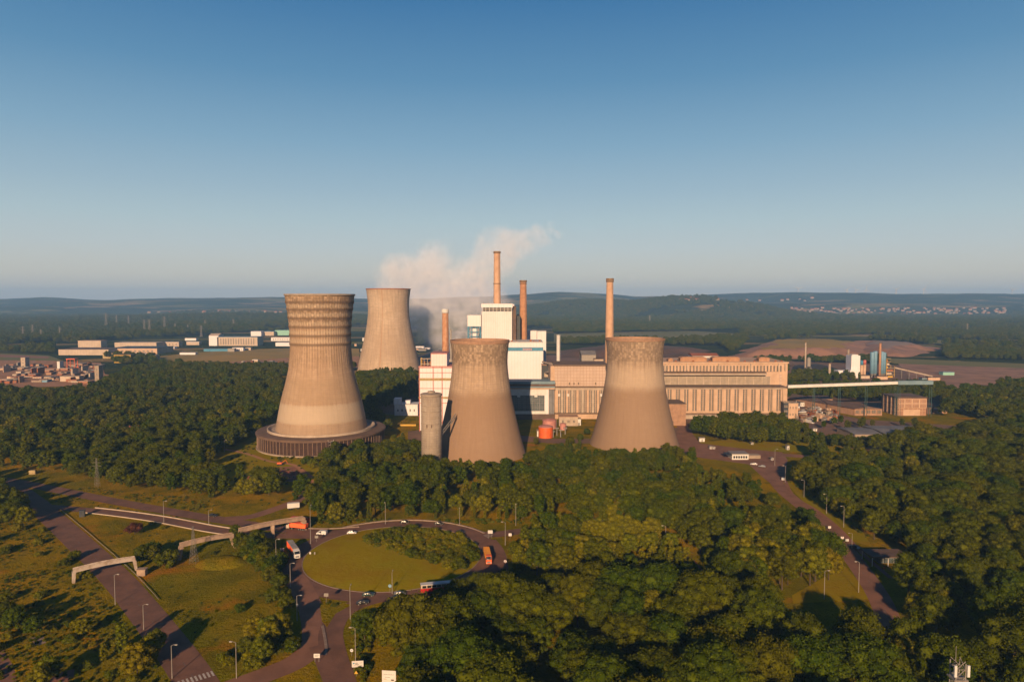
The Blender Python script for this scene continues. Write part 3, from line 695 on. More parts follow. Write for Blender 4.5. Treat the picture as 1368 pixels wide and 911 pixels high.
part('shell', shell([(34.2, 0), (31.4, 9), (28.6, 20), (26.0, 31), (24.2, 40), (22.5, 50), (21.5, 60), (21.2, 68), (21.6, 75), (22.2, 80.5)], 144, .8), m4, t4, True, local=True)
mb = MB(); mb.lathe(0, 0, [(22.2, 80.3), (22.7, 80.5), (22.8, 82.0), (21.9, 82.1), (21.3, 80.3)], 120, cap=False); part('rim', mb, M['brick_plain'], t4, local=True)
# slim silo
ms = tower_mat('silo_concrete', (.42,.34,.27), (.50,.42,.34), (.3,.24,.19), 50, 46, bands=[(0, 14, (.5,.42,.34), .5)])
s1 = thing('silo', 'slim round concrete silo at the left foot of the front cooling tower', 'silo', (-53.2, 447, 0))
mb = MB(); mb.lathe(0, 0, [(6.8, -1), (6.7, 48.6)], 48, cap=True); part('wall', mb, ms, s1, True, local=True)
mb = MB(); mb.lathe(0, 0, [(7.1, 48.3), (7.2, 49.4), (6.6, 49.7), (2.4, 50.2), (2.4, 51.2), (.2, 51.6)], 48); part('roof', mb, M['concrete'], s1, local=True)
mb = MB()
for z in range(6, 44, 4): mb.lathe(0, 0, [(6.7, z), (6.84, z+.1), (6.84, z+.35), (6.7, z+.45)], 48, cap=False)
part('hoop', mb, M['concrete'], s1, local=True)
mb = MB(); mb.bar((6.8, 2, 24), (14.5, 18, 33), .35); mb.bar((6.8, 2, 22), (14.5, 18, 31), .35)
for k in range(5): mb.bar((6.8+1.54*k, 2+3.2*k, 22+1.8*k), (6.8+1.54*(k+.5), 2+3.2*(k+.5), 24+1.8*k), .15)
part('pipe_bridge', mb, M['grey'], s1, local=True)
for a in (-1.9, -1.45):
    mb = MB(); mb.bar((math.cos(a)*6.9, math.sin(a)*6.9, 28), (math.cos(a)*6.9, math.sin(a)*6.9, 30), .5); part('vent', mb, M['hall_dark'], s1, local=True)

# ------------------------------------------------------------------ facades
def rel(t, *v): pass
def XZ(px0, px1, py0, py1, Y):
    x0, z1 = PV(px0, py0, Y); x1, z0 = PV(px1, py1, Y); return x0, x1, z0, z1
def facade(t, x0, x1, z0, z1, Y, cols, rows, mx, mz, mw, mg, dep=.7, pane='window', name='facade_frame'):
    """a grid of piers and sills in front of the wall plane Y, one window in every opening; cols/rows are counts"""
    fr = MB(); cw = (x1-x0)/cols; rh = (z1-z0)/rows
    for i in range(cols+1):
        c = x0+i*cw; a, b = max(x0, c-mx/2), min(x1, c+mx/2); fr.box(a, b, Y-dep, Y-.002, z0, z1)
    for i in range(cols):
        a, b = x0+i*cw+mx/2, x0+(i+1)*cw-mx/2
        if i == 0: a = x0+mx/2
        for j in range(rows+1):
            c = z0+j*rh; fr.box(a+.002, b-.002, Y-dep*.8, Y-.002, max(z0, c-mz/2), min(z1, c+mz/2))
    if name: part(name, fr, mw, t)
    for i in range(cols):
        for j in range(rows):
            mb = MB(); a, b = x0+i*cw+mx/2, x0+(i+1)*cw-mx/2; c, d = z0+j*rh+mz/2, z0+(j+1)*rh-mz/2
            mb.box(a+.004, b-.004, Y-.22, Y-.003, c+.004, d-.004); part(pane, mb, mg, t)
YF = 640.0
bx = lambda mb, px0, px1, py0, py1, Y, d: (lambda q: mb.box(q[0], q[1], Y, Y+d, q[2], q[3]))(XZ(px0, px1, py0, py1, Y))
# long concrete hall, east part
x0, _, _, _ = XZ(742, 0, 485, 560, YF); x1 = XZ(1052, 1052, 0, 0, YF)[0]
hall = thing('turbine_hall', 'long pinkish concrete power station hall with tall window strips behind the eastern front tower', 'hall', ((x0+x1)/2, YF, 0))
ez = lambda py: PV(0, py, YF)[1]
HX0, HX1 = PV(742, 0, YF)[0], PV(1052, 0, YF)[0]
mb = MB(); mb.box(HX0, HX1-1, YF, YF+16, 0, ez(518)); part('lower_hall', mb, M['hall'], hall)
mb = MB(); X8 = PV(880, 0, YF)[0]; X30 = PV(1030, 0, YF)[0]
mb.box(X8, HX1-1.2, YF+16.002, YF+34, 0, ez(499)+.0); part('middle_hall', mb, M['hall'], hall)
mb = MB(); mb.box(X8, PV(1052,0,YF+20)[0], YF+20, YF+70, 0, PV(0, 485.5, YF+20)[1]); part('upper_hall', mb, M['hall'], hall)
mb = MB(); mb.box(X8-1, PV(1052,0,YF+20)[0]+.8, YF+19, YF+71, PV(0, 485.5, YF+20)[1]+.002, PV(0, 484, YF+20)[1]+.3); part('roof', mb, M['hall'], hall)
mb = MB(); mb.box(HX0, HX1-.2, YF-1.8, YF+16, ez(518)+.002, ez(516.6)); part('roof_ledge', mb, M['hall_dark'], hall)
mb = MB(); mb.box(X8, X30, YF+11, YF+19.9, ez(500.5), ez(498.8)); part('roof_ledge', mb, M['hall_dark'], hall)
mb = MB(); mb.box(HX0+2, HX1-2, YF-1.4, YF-.002, ez(519.6), ez(518)-.05); part('cornice', mb, M['concrete_light'], hall)
mb = MB(); mb.box(X8, X30, YF+9.6, YF+15.9, ez(502.5), ez(500.5)-.05); part('cornice', mb, M['concrete_light'], hall)
# lower windows, east: pairs of strips between wide piers
a0 = PV(889, 0, YF)[0]; a1 = PV(1046, 0, YF)[0]; nb_ = 14; cw = (a1-a0)/nb_
z0, z1 = ez(549), ez(520)
fr = MB()
for i in range(nb_+1):
    c = a0+i*cw; fr.box(max(a0, c-cw*.24), min(a1, c+cw*.24), YF-.9, YF-.002, z0, z1)
part('pier', fr, M['hall'], hall)
for i in range(nb_):
    c = a0+(i+.5)*cw
    mb = MB(); mb.box(c-cw*.045, c+cw*.045, YF-.55, YF-.002, z0, z1); part('mullion', mb, M['hall'], hall)
    for s in (-1, 1):
        mb = MB(); u, v = sorted((c+s*cw*.05, c+s*cw*.235)); mb.box(u, v, YF-.25, YF-.003, z0+.2, z1-.2); part('window', mb, M['glass'], hall)
mb = MB(); mb.box(a0-1, a1+1, YF-1.5, YF-.002, z0-1.6, z0-.002); part('sill', mb, M['hall'], hall)
mb = MB(); mb.box(a0-1, a1+1, YF-1.2, YF-.002, z0-3.2, z0-1.7); part('sill', mb, M['hall_dark'], hall)
mb = MB(); mb.box(a0-1, a1, YF-3.5, YF-.003, 0, z0-3.3)
part('base_canopy', mb, M['concrete_light'], hall)
# middle tier: milky glazing
facade(hall, PV(884,0,YF+16)[0], PV(1029,0,YF+16)[0], PV(0,514.5,YF+16)[1], PV(0,502.6,YF+16)[1], YF+16, 13, 1, .8, .5, M['concrete_light'], M['glass_pale'], .5)
# upper tier windows
facade(hall, PV(884,0,YF+20)[0], PV(1045,0,YF+20)[0], PV(0,497,YF+20)[1], PV(0,488,YF+20)[1], YF+20, 36, 1, 1.6, .8, M['hall'], M['glass'], .5)
for px in (889, 918, 960, 1003, 1040, 1049):
    x = PV(px, 0, YF+19)[0]; mb = MB(); mb.box(x-.5, x+.5, YF+18.6, YF+19.4, ez(498), PV(0, 485.6, YF+20)[1]); part('pilaster', mb, M['concrete_light'], hall)
mb = MB(); bx(mb, 1045.5, 1051, 519, 560, YF-.9, .85); part('pier', mb, M['hall'], hall)
mb = MB(); bx(mb, 1031, 1044, 500, 516, YF+19.5, .45); part('blind_panel', mb, M['pinkpanel'], hall)
# roof monitors
for k, (p0, p1, p2, p3) in enumerate([(909,944,478.5,484),(952,988,478.5,484),(1014,1028,479,484),(893,899,480,484)]):
    x0, x1, z0, z1 = XZ(p0, p1, p2, p3, YF+26); mb = MB(); mb.box(x0, x1, YF+26, YF+34, z0-1.5, z1)
    mb.yprism([(x0-.6, z1+.01), (x1+.6, z1+.01), (x1-2, z1+1.2), (x0+2, z1+1.2)], YF+25.5, YF+34.5); part('roof_hood', mb, M['orange'] if False else mat('hood_%d' % k, (.52,.29,.17), (.40,.22,.13), .3, .9), hall)
for px in (903, 926, 948, 972, 995, 1008, 1036, 1044):
    x, z = PV(px, 483, YF+24); mb = MB(); mb.lathe(x, YF+24, [(1.6, ez(486)), (1.6, z), (.5, z+1.2)], 10); part('vent', mb, M['rust'], hall)
# west part of the hall: panel block over tall windows
WY = YF-4
wing = thing('panelled_block', 'pale pink panelled block over tall window strips between the two front towers', 'building', (PV(775,0,WY)[0], WY, 0))
mb = MB(); x0, x1, z0, z1 = XZ(741, 812, 489, 517, WY); mb.box(x0, x1, WY, WY+40, z0, z1); part('panel_wall', mb, M['pinkpanel'], wing)
mb = MB(); mb.box(x0-.8, x1+.8, WY-.8, WY+41, z1+.002, z1+1.2); part('roof', mb, M['hall_dark'], wing)
mb = MB(); mb.box(x0-2, x1+1, WY-1.6, WY-.002, z0-.2, z0+.9); part('ledge', mb, M['hall_dark'], wing)
mb = MB(); x0, x1, z0, z1 = XZ(741, 812, 518.5, 560, WY); mb.box(x0, x1, WY+.5, WY+3.9, 0, z1-.01); part('wall', mb, M['hall'], wing)
fx0 = PV(744,0,WY)[0]; fx1 = PV(806,0,WY)[0]; n_ = 9; cw = (fx1-fx0)/n_; zz0, zz1 = PV(0,551,WY)[1], PV(0,521,WY)[1]
for i in range(n_+1):
    c = fx0+i*cw; mb = MB(); mb.box(c-cw*.22, c+cw*.22, WY-.9, WY+.498, zz0, zz1); part('pier', mb, M['concrete_light'] if i % 2 else M['hall'], wing)
for i in range(n_):
    c = fx0+(i+.5)*cw; mb = MB(); mb.box(c-cw*.27, c+cw*.27, WY+.1, WY+.49, zz0+.1, zz1-.1); part('window', mb, M['glass'], wing)
    mb = MB(); mb.box(c-cw*.05, c+cw*.05, WY-.3, WY+.09, zz0, zz1); part('mullion', mb, M['hall'], wing)
mb = MB(); mb.box(fx0-2, fx1+4, WY-1.0, WY+.49, zz1+.01, zz1+2.2); part('lintel', mb, M['concrete_light'], wing)
mb = MB(); mb.box(fx0-2, fx1+4, WY-1.2, WY+.49, zz0-1.2, zz0-.01); part('sill', mb, M['hall_dark'], wing)
mb = MB(); bx(mb, 735.5, 741, 489, 560, WY+1, 40); part('stair_tower', mb, M['hall'], wing)
for px in (760, 766, 772, 795):
    mb = MB(); x0, x1, z0, z1 = XZ(px, px+1.6, 511, 514, WY-.4); mb.box(x0, x1, WY-.4, WY-.003, z0, z1); part('hatch', mb, M['hall_dark'], wing)
for px in (747, 759, 803):
    mb = MB(); x0, x1, z0, z1 = XZ(px-1.3, px+1.3, 526, 529.5, WY-1.4); mb.box(x0, x1, WY-1.4, WY-.95, z0, z1); part('sign_panel', mb, M['white_plain'], wing)
# annexes in front
def simple(name, label, cat, px0, px1, py0, py1, Y, d, wall, roof, rise=0, parapet=.6, base=0.0, win=None, winm=None, group=None, door=None, gable=False):
    x0, x1, z0, z1 = XZ(px0, px1, py0, py1, Y); z0 = base
    t = thing(name, label, cat, ((x0+x1)/2, Y, base), group)
    mb = MB(); mb.box(x0, x1, Y, Y+d, z0, z1); part('wall', mb, wall, t)
    mb = MB()
    if gable:
        mb.xprism([(Y-.5, z1+.002), (Y+d+.5, z1+.002), (Y+d/2, z1+max(1.2, rise))], x0-.4, x1+.4)
    else: mb.box(x0-.3, x1+.3, Y-.3, Y+d+.3, z1+.002, z1+parapet)
    part('roof', mb, roof, t)
    if win:
        nx, nz, fx, fz = win[:4]; a, b = win[4:] if len(win) > 4 else (.12, .12)
        W = x1-x0; Hh = z1-z0
        for i in range(nx):
            for j in range(nz):
                cx = x0+W*(a/2+(1-a)*(i+.5)/nx); cz = z0+Hh*(b/2+(1-b)*(j+.5)/nz); w_ = W*(1-a)/nx*fx/2; h_ = Hh*(1-b)/nz*fz/2
                mb = MB(); mb.box(cx-w_, cx+w_, Y-.06, Y+.05, cz-h_, cz+h_); o = part('window', mb, winm or M['glass'], t)
                mb = MB(); mb.box(cx-w_-.15, cx+w_+.15, Y-.16, Y-.003, cz-h_-.3, cz-h_-.004); part('sill', mb, wall, o)
    if door:
        cx = x0+(x1-x0)*door[0]; mb = MB(); mb.box(cx-door[1]/2, cx+door[1]/2, Y-.09, Y+.05, base, base+door[2]); part('door', mb, M[door[3]], t)
    return t
simple('annex', 'windowless brown brick annex at the foot of the eastern front tower', 'building', 890, 916, 540, 570, 602, 26, M['brick_plain'], M['hall_dark'], door=(.3, 3, 4, 'hall_dark'))
simple('annex', 'narrow glazed stair block at the east end of the long hall', 'building', 1047, 1053, 538, 562, 632, 8, M['navy'], M['concrete'], win=(1, 3, .8, .5))
simple('annex', 'small sandy block beside the east end of the long hall', 'building', 1053, 1066, 539, 556, 638, 14, M['hall'], M['concrete'], win=(3, 2, .4, .3))
simple('shed', 'low pale shed with a white door below the window strips', 'shed', 747, 772, 557, 570, 600, 9, M['concrete_light'], M['brick_plain'], win=(3, 1, .4, .3))
simple('shed', 'white flat cabin right of the low pale shed', 'shed', 771, 776, 560, 569, 602, 6, M['white_plain'], M['concrete'], door=(.5, 1.6, 2.6, 'grey'))
# blue glass building in the tower's shadow
BY = 632
bg_ = thing('switch_house', 'dark glazed building with a blue roof band in the shadow of the front tower', 'building', (PV(705,0,BY)[0], BY, 0))
mb = MB(); bx(mb, 655, 733, 520, 553, BY, 20); part('wall', mb, M['white'], bg_)
mb = MB(); bx(mb, 655, 741, 553, 562, BY+.5, 19); part('base', mb, M['brownroof'], bg_)
mb = MB(); bx(mb, 733, 740.5, 520, 553, BY+1, 19); part('side_panel', mb, M['greyroof'], bg_)
mb = MB(); bx(mb, 655, 741.5, 509.5, 513, BY-1.6, 20); part('roof_band', mb, M['bluegrey'], bg_)
mb = MB(); bx(mb, 655, 741.5, 513.2, 516, BY-.9, 20); part('roof_band', mb, M['brownroof'], bg_)
mb = MB(); bx(mb, 655, 741.5, 516.2, 518, BY-1.6, 20); part('roof_band', mb, M['bluegrey'], bg_)
mb = MB(); bx(mb, 655, 741.5, 518.2, 520, BY-.9, 20); part('roof_band', mb, M['hall'], bg_)
facade(bg_, PV(660,0,BY)[0], PV(727.5,0,BY)[0], PV(0,549,BY)[1], PV(0,528,BY)[1], BY, 10, 4, .5, .35, M['greyroof'], M['glass_blue'], .3)
mb = MB(); bx(mb, 655, 730, 520.3, 527.5, BY-.15, .14); part('fascia', mb, M['white_plain'], bg_)
mb = MB(); bx(mb, 655, 730, 549.3, 552.8, BY-.15, .14); part('fascia', mb, M['white_plain'], bg_)
for px in (693, 716):
    mb = MB(); bx(mb, px-2, px+2, 527, 530.5, BY-1.1, .8); part('lamp_box', mb, M['white_plain'], bg_)
# white block with the blue band
WYB = 705
wb = thing('boiler_house', 'bright white square block with a blue band and faint red lettering behind the front tower', 'building', (PV(700,0,WYB)[0], WYB, 0))
mb = MB(); bx(mb, 676, 725.5, 458, 560, WYB, 48); part('wall', mb, M['white'], wb)
mb = MB(); bx(mb, 675.7, 725.8, 464, 468.9, WYB-.3, .28); part('blue_band', mb, M['blue'], wb)
mb = MB(); bx(mb, 675.8, 725.7, 457, 458, WYB-.25, 48.5); part('roof', mb, M['white_plain'], wb)
lt = MB()       # pale logo with red strokes, too small to read in the photograph
xx, zc = PV(698.5, 466.5, WYB-.4); lx = xx
for w_ in (1.3, .5, 1.2, .6, 1.1, 1.4, .6, 1.2, .5, 1.0):
    lt.box(lx, lx+w_*.62, WYB-.42, WYB-.305, zc-.95, zc+.95); lx += w_*.62+.38
part('lettering', lt, M['lettering'], wb)
for px, hh in ((684,2.2),(689,1.5),(709,3),(713,2),(716,1.6),(721,2.4)):
    x, z = PV(px, 457, WYB+10); mb = MB(); mb.box(x-1, x+1, WYB+10, WYB+12, z-.6, z+hh-.6); part('roof_unit', mb, M['rust'], wb)
# tall white boiler house with open top storey
TYB = 735
tb = thing('boiler_house', 'tallest white block, open louvred storey under its roof, chimney rising behind it', 'building', (PV(665,0,TYB)[0], TYB, 0))
mb = MB(); bx(mb, 643.5, 684, 416, 560, TYB, 46); part('wall', mb, M['pinkwhite'], tb)
mb = MB(); bx(mb, 645.5, 683, 411, 416, TYB+2, 42); part('open_storey', mb, M['navy'], tb)
mb = MB(); bx(mb, 643, 685, 405.8, 411, TYB-.5, 47); part('roof', mb, M['white'], tb)
for px in np.linspace(644, 683.5, 9):
    mb = MB(); x0, x1, z0, z1 = XZ(px-.3, px+.3, 411, 416, TYB+.2); mb.box(x0, x1, TYB+.2, TYB+.9, z0, z1-.05); part('post', mb, M['white_plain'], tb)
mb = MB(); bx(mb, 645, 683, 412.8, 413.8, TYB+1, .6); part('louvre', mb, M['concrete_light'], tb)
mb = MB(); bx(mb, 684.3, 689.5, 409, 560, TYB+6, 36); part('side_face', mb, M['brownroof'], tb)  # dark brown colour stands for the shaded right side of the white block
mb = MB(); bx(mb, 684.2, 687, 406.5, 409, TYB+3, 40); part('side_face', mb, M['white'], tb)
mb = MB(); bx(mb, 689.5, 695, 422, 560, TYB+12, 20); part('lift_shaft', mb, M['navy'], tb)
for px in (646, 652, 660, 671, 677, 682):
    x, z = PV(px, 405.8, TYB+4); mb = MB(); mb.bar((x, TYB+4, z-.5), (x, TYB+4, z+2), .25); part('roof_pole', mb, M['grey'], tb)
# white tower with blue steelwork
bt = thing('filter_tower', 'white cladded filter tower on blue steel legs left of the tallest white block', 'building', (PV(633,0,760)[0], 760, 0))
mb = MB(); bx(mb, 624.5, 642.5, 421, 436, 760, 18); part('cladding', mb, M['white'], bt)
mb = MB(); bx(mb, 629, 639, 436.2, 452, 763, 12); part('duct', mb, M['white'], bt)
for px in (625, 630, 637, 641.5):
    x0, z1 = PV(px, 436, 760)
    for y in (760.5, 777): mb = MB(); mb.bar((x0, y, 0), (x0, y, z1), .6); part('leg', mb, M['blue'], bt)
for py in (437, 443, 449, 456):
    mb = MB(); x0, x1, z0, z1 = XZ(624.5, 642.5, py, py+.8, 760); mb.box(x0, x1, 759.6, 760.2, z0, z1); part('girder', mb, M['blue'], bt)
# white small blocks behind
simple('filter_house', 'small white block right behind the orange chimney', 'building', 705, 717, 442.5, 470, 800, 20, M['white'], M['white_plain'])
simple('filter_house', 'small white block farther right behind the orange chimney', 'building', 717.6, 729.5, 443, 470, 803, 20, M['white'], M['white_plain'])
t = simple('cabin_tower', 'narrow white shaft just left of the orange chimney', 'building', 690.5, 695.5, 421, 470, 790, 10, M['white'], M['teal'])
# pipes linking the white block and the panelled block
for k, (p0, q0, p1, q1, lb) in enumerate([(725,483.5,738,487,'upper pale pipe bridge between white block and panelled block'),(725,498.5,738,496,'lower pale pipe bridge between white block and panelled block')]):
    a = PV(p0, q0, 690); b = PV(p1, q1, 655); mb = MB(); mb.bar((a[0], 690, a[1]), (b[0], 655, b[1]), 1.0, 8); solo('pipe_bridge', mb, M['concrete_light'], lb, 'pipe bridge', (a[0], 690, a[1]))
simple('pipe_house', 'dark low structure between the white block and the panelled block', 'building', 724, 735, 488, 560, 680, 12, M['navy'], M['brick_plain'], win=(1, 3, .5, .3), winm=M['concrete_light'])
# rosy-lined white block at the left
RY = 575
rb = thing('transfer_house', 'white block with thin red lines and an ochre band behind the slim silo', 'building', (PV(590,0,RY)[0], RY, 0))
mb = MB(); bx(mb, 559.5, 620, 490.5, 575, RY, 40); part('wall', mb, M['white'], rb)
mb = MB(); bx(mb, 559.3, 620, 505, 508.5, RY-.25, .24); part('ochre_band', mb, M['ochreband'], rb)
mb = MB(); bx(mb, 559.3, 620, 530, 532.5, RY-.25, .24); part('ochre_band', mb, M['ochreband'], rb)
for px in (560, 578.5, 590.5):
    mb = MB(); x, z1 = PV(px, 490.5, RY-.4); mb.box(x-.28, x+.28, RY-.45, RY-.26, 0, z1); part('red_line', mb, M['redline'], rb)
for py in (491, 497.5, 518.5, 538):
    mb = MB(); x0, x1, z0, z1 = XZ(559.5, 620, py, py+.7, RY-.2); mb.box(x0, x1, RY-.24, RY-.02, z0, z1); part('red_line', mb, M['redline'], rb)
mb = MB(); bx(mb, 559, 620, 489.3, 490.5, RY-.3, 41); part('roof', mb, M['pink'], rb)
mb = MB(); bx(mb, 575.8, 597, 473, 489.2, RY+2, 24); part('penthouse', mb, M['pinkwhite'], rb)
mb = MB(); bx(mb, 575.4, 597.4, 471.8, 473, RY+1.7, 24.6); part('penthouse_roof', mb, M['pink'], rb)
mb = MB(); bx(mb, 575.3, 576, 473, 489.2, RY+1.8, .19); part('red_line', mb, M['redline'], rb)
rl = MB(); xa, za = PV(562, 489, RY+1); xb, _ = PV(575.5, 489, RY+1)
for h_ in (1.5, 6): rl.box(xa, xb, RY+1, RY+1.5, za+h_, za+h_+.5)
for k in range(4): rl.box(xa+(xb-xa)*k/3-.2, xa+(xb-xa)*k/3+.2, RY+1.51, RY+1.9, za, za+6.5)
part('railing', rl, M['concrete_light'], rb)
mb = MB(); bx(mb, 562, 564, 478, 489, RY+3, 1.5); part('yellow_post', mb, M['yellow'], rb)
for k in range(5):
    x, z = PV(565+k*2.4, 488.5, RY+8); mb = MB(); mb.box(x-1.1, x+1.1, RY+8, RY+11, z-1, z+2.5+(k % 3)); part('roof_unit', mb, M[('grey','rust','navy')[k % 3]], rb)
t = simple('pump_house', 'low white stepped building left of the red-lined block', 'building', 527, 558, 541, 556, 655, 16, M['white'], M['white_plain'], win=(5, 1, .25, .25), winm=M['navy'])
mb = MB(); bx(mb, 526, 535, 532.5, 541, 657, 9); part('upper_storey', mb, M['white'], t)
mb = MB(); bx(mb, 541, 548, 535, 541, 660, 7); part('upper_storey', mb, M['white'], t)
g_ = thing('gantry', 'yellow steel portal frame on the grass behind the ring building', 'gantry', (PV(543,0,600)[0], 600, 0))
for px in (531, 555):
    mb = MB(); x0, x1, z0, z1 = XZ(px-.7, px+.7, 569, 576, 600); mb.box(x0, x1, 600, 601, 0, z1); part('leg', mb, M['yellow'], g_)
mb = MB(); bx(mb, 530.3, 555.7, 566.8, 569, 600, 1.2); part('beam', mb, M['yellow'], g_)
solo('container', MB().box(PV(534.5,0,598)[0], PV(538,0,598)[0], 598, 601, 0, PV(0,573,598)[1]), M['pink'], 'small crimson container under the yellow portal frame', 'container')
# tanks
def tank(px, pyb, r, h, m, lb, roofm=None):
    x, y = G(px, pyb); t = thing('tank', lb, 'tank', (x, y, 0)); mb = MB(); mb.lathe(x, y, [(r, 0), (r, h)], 36); part('wall', mb, m, t)
    mb = MB(); mb.lathe(x, y, [(r+.15, h+.002), (r+.15, h+.3), (r*.6, h+r*.2), (.1, h+r*.28)], 36); part('roof', mb, roofm or m, t)
    mb = MB(); mb.bar((x+r+.3, y-1.5, 0), (x+r+.3, y-1.5, h+1), .12); mb.bar((x+r+.3, y-.9, 0), (x+r+.3, y-.9, h+1), .12)
    for k in range(int(h/.7)): mb.bar((x+r+.3, y-1.5, .4+k*.7), (x+r+.3, y-.9, .4+k*.7), .06)
    part('ladder', mb, M['steel'], t)
tank(729, 584, 5.9, 8.6, M['orange'], 'bright orange round tank near the foot of the front tower', M['pink'])
tank(734, 572, 6.0, 7.0, M['pink'], 'faded pink round tank behind the bright orange one')
tank(752, 574, 2.6, 5.2, M['pink'], 'small faded red tank beside the low pale shed')
simple('shed', 'small white shed left of the bright orange tank', 'shed', 717.5, 723.5, 576, 588, 552, 6, M['white_plain'], M['concrete'], door=(.5, 1.6, 2.6, 'grey'))
for k, (px, py) in enumerate(((744,578),(749,580),(755,576),(739,580))):
    x, y = G(px, py+4); mb = MB(); mb.bar((x, y, 0), (x, y, 6-k*.5), .45, 8); mb.box(x-1.6, x+1.6, y-.6, y+.6, 6-k*.5, 6.6-k*.5)
    solo('pipe_stand', mb, M['grey'], ['tallest', 'second', 'rightmost', 'leftmost'][k]+' grey pipe stand right of the bright orange tank', 'pipe stand', (x, y, 0))
# ------------------------------------------------------------------ chimneys
def chimney(px, pyt, pyb_, Y, rt, rb_, m, capm, caph, lb, bands=(), cat='chimney', name='chimney', n=28):
    x, zt = PV(px, pyt, Y); t = thing(name, lb, cat, (x, Y, 0)); mb = MB()
    mb.lathe(x, Y, [(rb_, 0), (rt+(rb_-rt)*.45, zt*.5), (rt, zt-caph)], n); part('shaft', mb, m, t, True)
    if caph:
        mb = MB(); mb.lathe(x, Y, [(rt+.05, zt-caph+.01), (rt+.6, zt-caph+.6), (rt+.6, zt), (rt-.5, zt), (rt-.5, zt-.6)], n); part('cap', mb, capm, t)
    for b in bands:
        z = PV(px, b, Y)[1]; r = rt+(rb_-rt)*(1-z/zt); mb = MB(); mb.lathe(x, Y, [(r, z-.4), (r+.55, z-.35), (r+.55, z+.35), (r, z+.4)], n); part('collar', mb, capm, t)
    mb = MB(); mb.bar((x+rb_*.5+.6, Y-rb_*.87-.6, 0), (x+rt*.5+.1, Y-rt*.87-.1, zt-2), .12, 4); part('ladder', mb, M['grey'], t)
    return t
chimney(664, 336, 0, 775, 3.55, 5.2, M['palestack'], M['sootcap'], 2.5, 'tallest chimney, pale orange, rising behind the tallest white block', (379,))
chimney(699, 374.5, 0, 765, 3.6, 5.2, M['brickstack'], M['sootcap'], 2.6, 'orange brick chimney right of the tallest white block', (379,))
chimney(594.8, 413, 0, 760, 3.5, 4.2, mat('chimney_streaked', (.62,.36,.22), (.5,.22,.1), .25, .9, streak=.6), M['white_plain'], 4.5, 'rust streaked chimney with a whitish top left of the front tower', (416,))
chimney(814.8, 372, 0, 720, 3.5, 5.6, M['palestack'], M['sootcap'], 4.0, 'lone pale orange chimney behind the eastern front tower', (376.5,))
chimney(746, 447.5, 0, 700, 1.9, 1.9, M['white_plain'], M['white_plain'], .8, 'slim white metal stack right of the white block', ())
mb = MB(); x, z1 = PV(602.5, 440, 764); mb.box(x-1, x+.5, 764, 766, 0, z1); solo('duct', mb, M['steel'], 'thin grey duct beside the rust streaked chimney', 'duct', (x, 764, 0))
# ------------------------------------------------------------------ conveyor bridge and east side
cb = thing('conveyor_bridge', 'long white covered conveyor bridge running right from the long hall', 'conveyor bridge', (PV(1052,0,650)[0], 650, 0))
def tube_box(t, nm, a, b, w_, h_, m):
    (xa, ya, za), (xb, yb, zb) = a, b; mb = MB()
    mb.add([(xa, ya-w_, za), (xb, yb-w_, zb), (xb, yb+w_, zb), (xa, ya+w_, za), (xa, ya-w_, za+h_), (xb, yb-w_, zb+h_), (xb, yb+w_, zb+h_), (xa, ya+w_, za+h_)], [(0,3,2,1),(4,5,6,7),(0,1,5,4),(1,2,6,5),(2,3,7,6),(3,0,4,7)])
    return part(nm, mb, m, t)
pa = PV(1052, 518, 650); pb = PV(1198, 513, 650); pc = PV(1245, 512.5, 650)
tube_box(cb, 'gallery', (pa[0], 650, pa[1]), (pb[0], 650, pb[1]), 1.8, 2.6, M['white_plain'])
tube_box(cb, 'end_gallery', (pb[0]+.01, 650, pb[1]-.4), (pc[0], 650, pc[1]-.6), 2.2, 3.6, M['bluegrey'])
for px, wd in ((1088,0),(1122,0),(1158,0),(1200,1),(1244,0)):
    x = PV(px, 0, 650)[0]; zt = PV(0, 516, 650)[1]-.2
    mb = MB()
    for s in (-1, 1):
        mb.bar((x-s*1.6*(wd*1.4+.1), 650-2, 0), (x-s*1.2*(wd+.1), 648.5, zt), .13); mb.bar((x-s*1.6*(wd*1.4+.1), 650+2, 0), (x-s*1.2*(wd+.1), 651.5, zt), .13)
        if wd:
            for k in range(6): mb.bar((x-s*2, 648.2, zt*k/6), (x+s*2, 648.2, zt*(k+1)/6), .09); mb.bar((x-s*2, 651.8, zt*k/6), (x+s*2, 651.8, zt*(k+1)/6), .09)
    part('trestle', mb, M['teal'], cb)
# brick hall
Yb = 655
bh = thing('brick_hall', 'square brick hall with nine wide grid panels right of the brown-roofed sheds', 'building', (PV(1215,0,Yb)[0], Yb, 0))
mb = MB(); x0, x1, z0, z1 = XZ(1199, 1237, 532, 562, Yb); Bz = z1; mb.box(x0, x1, Yb, Yb+28, 0, z1); part('wall', mb, M['brick'], bh)
facade(bh, x0, x1, PV(0,545,Yb)[1], PV(0,532.8,Yb)[1], Yb, 4, 2, .9, .8, M['hall'], M['brick_plain'], .4, pane='infill_panel')
mb = MB(); mb.box(x0-.5, x1+.5, Yb-.6, Yb+28.5, z1+.002, z1+1.1); part('roof', mb, M['brownroof'], bh)
mb = MB(); mb.box(x0+6, x1-6, Yb-.1, Yb-.01, 0, 6.0); part('door', mb, M['hall'], bh)
for k in range(4):
    y = Yb+3+k*7; mb = MB(); mb.box(x0-.5, x0-.003, y, y+1, 0, z1); part('buttress', mb, M['hall'], bh)
sh_ = thing('long_shed', 'long low brick shed with a dark brown roof left of the square brick hall', 'building', (PV(1135,0,Yb)[0], Yb, 0))
x0, x1, z0, z1 = XZ(1142, 1178, 546, 562, Yb); ra = G(1088, 546); 
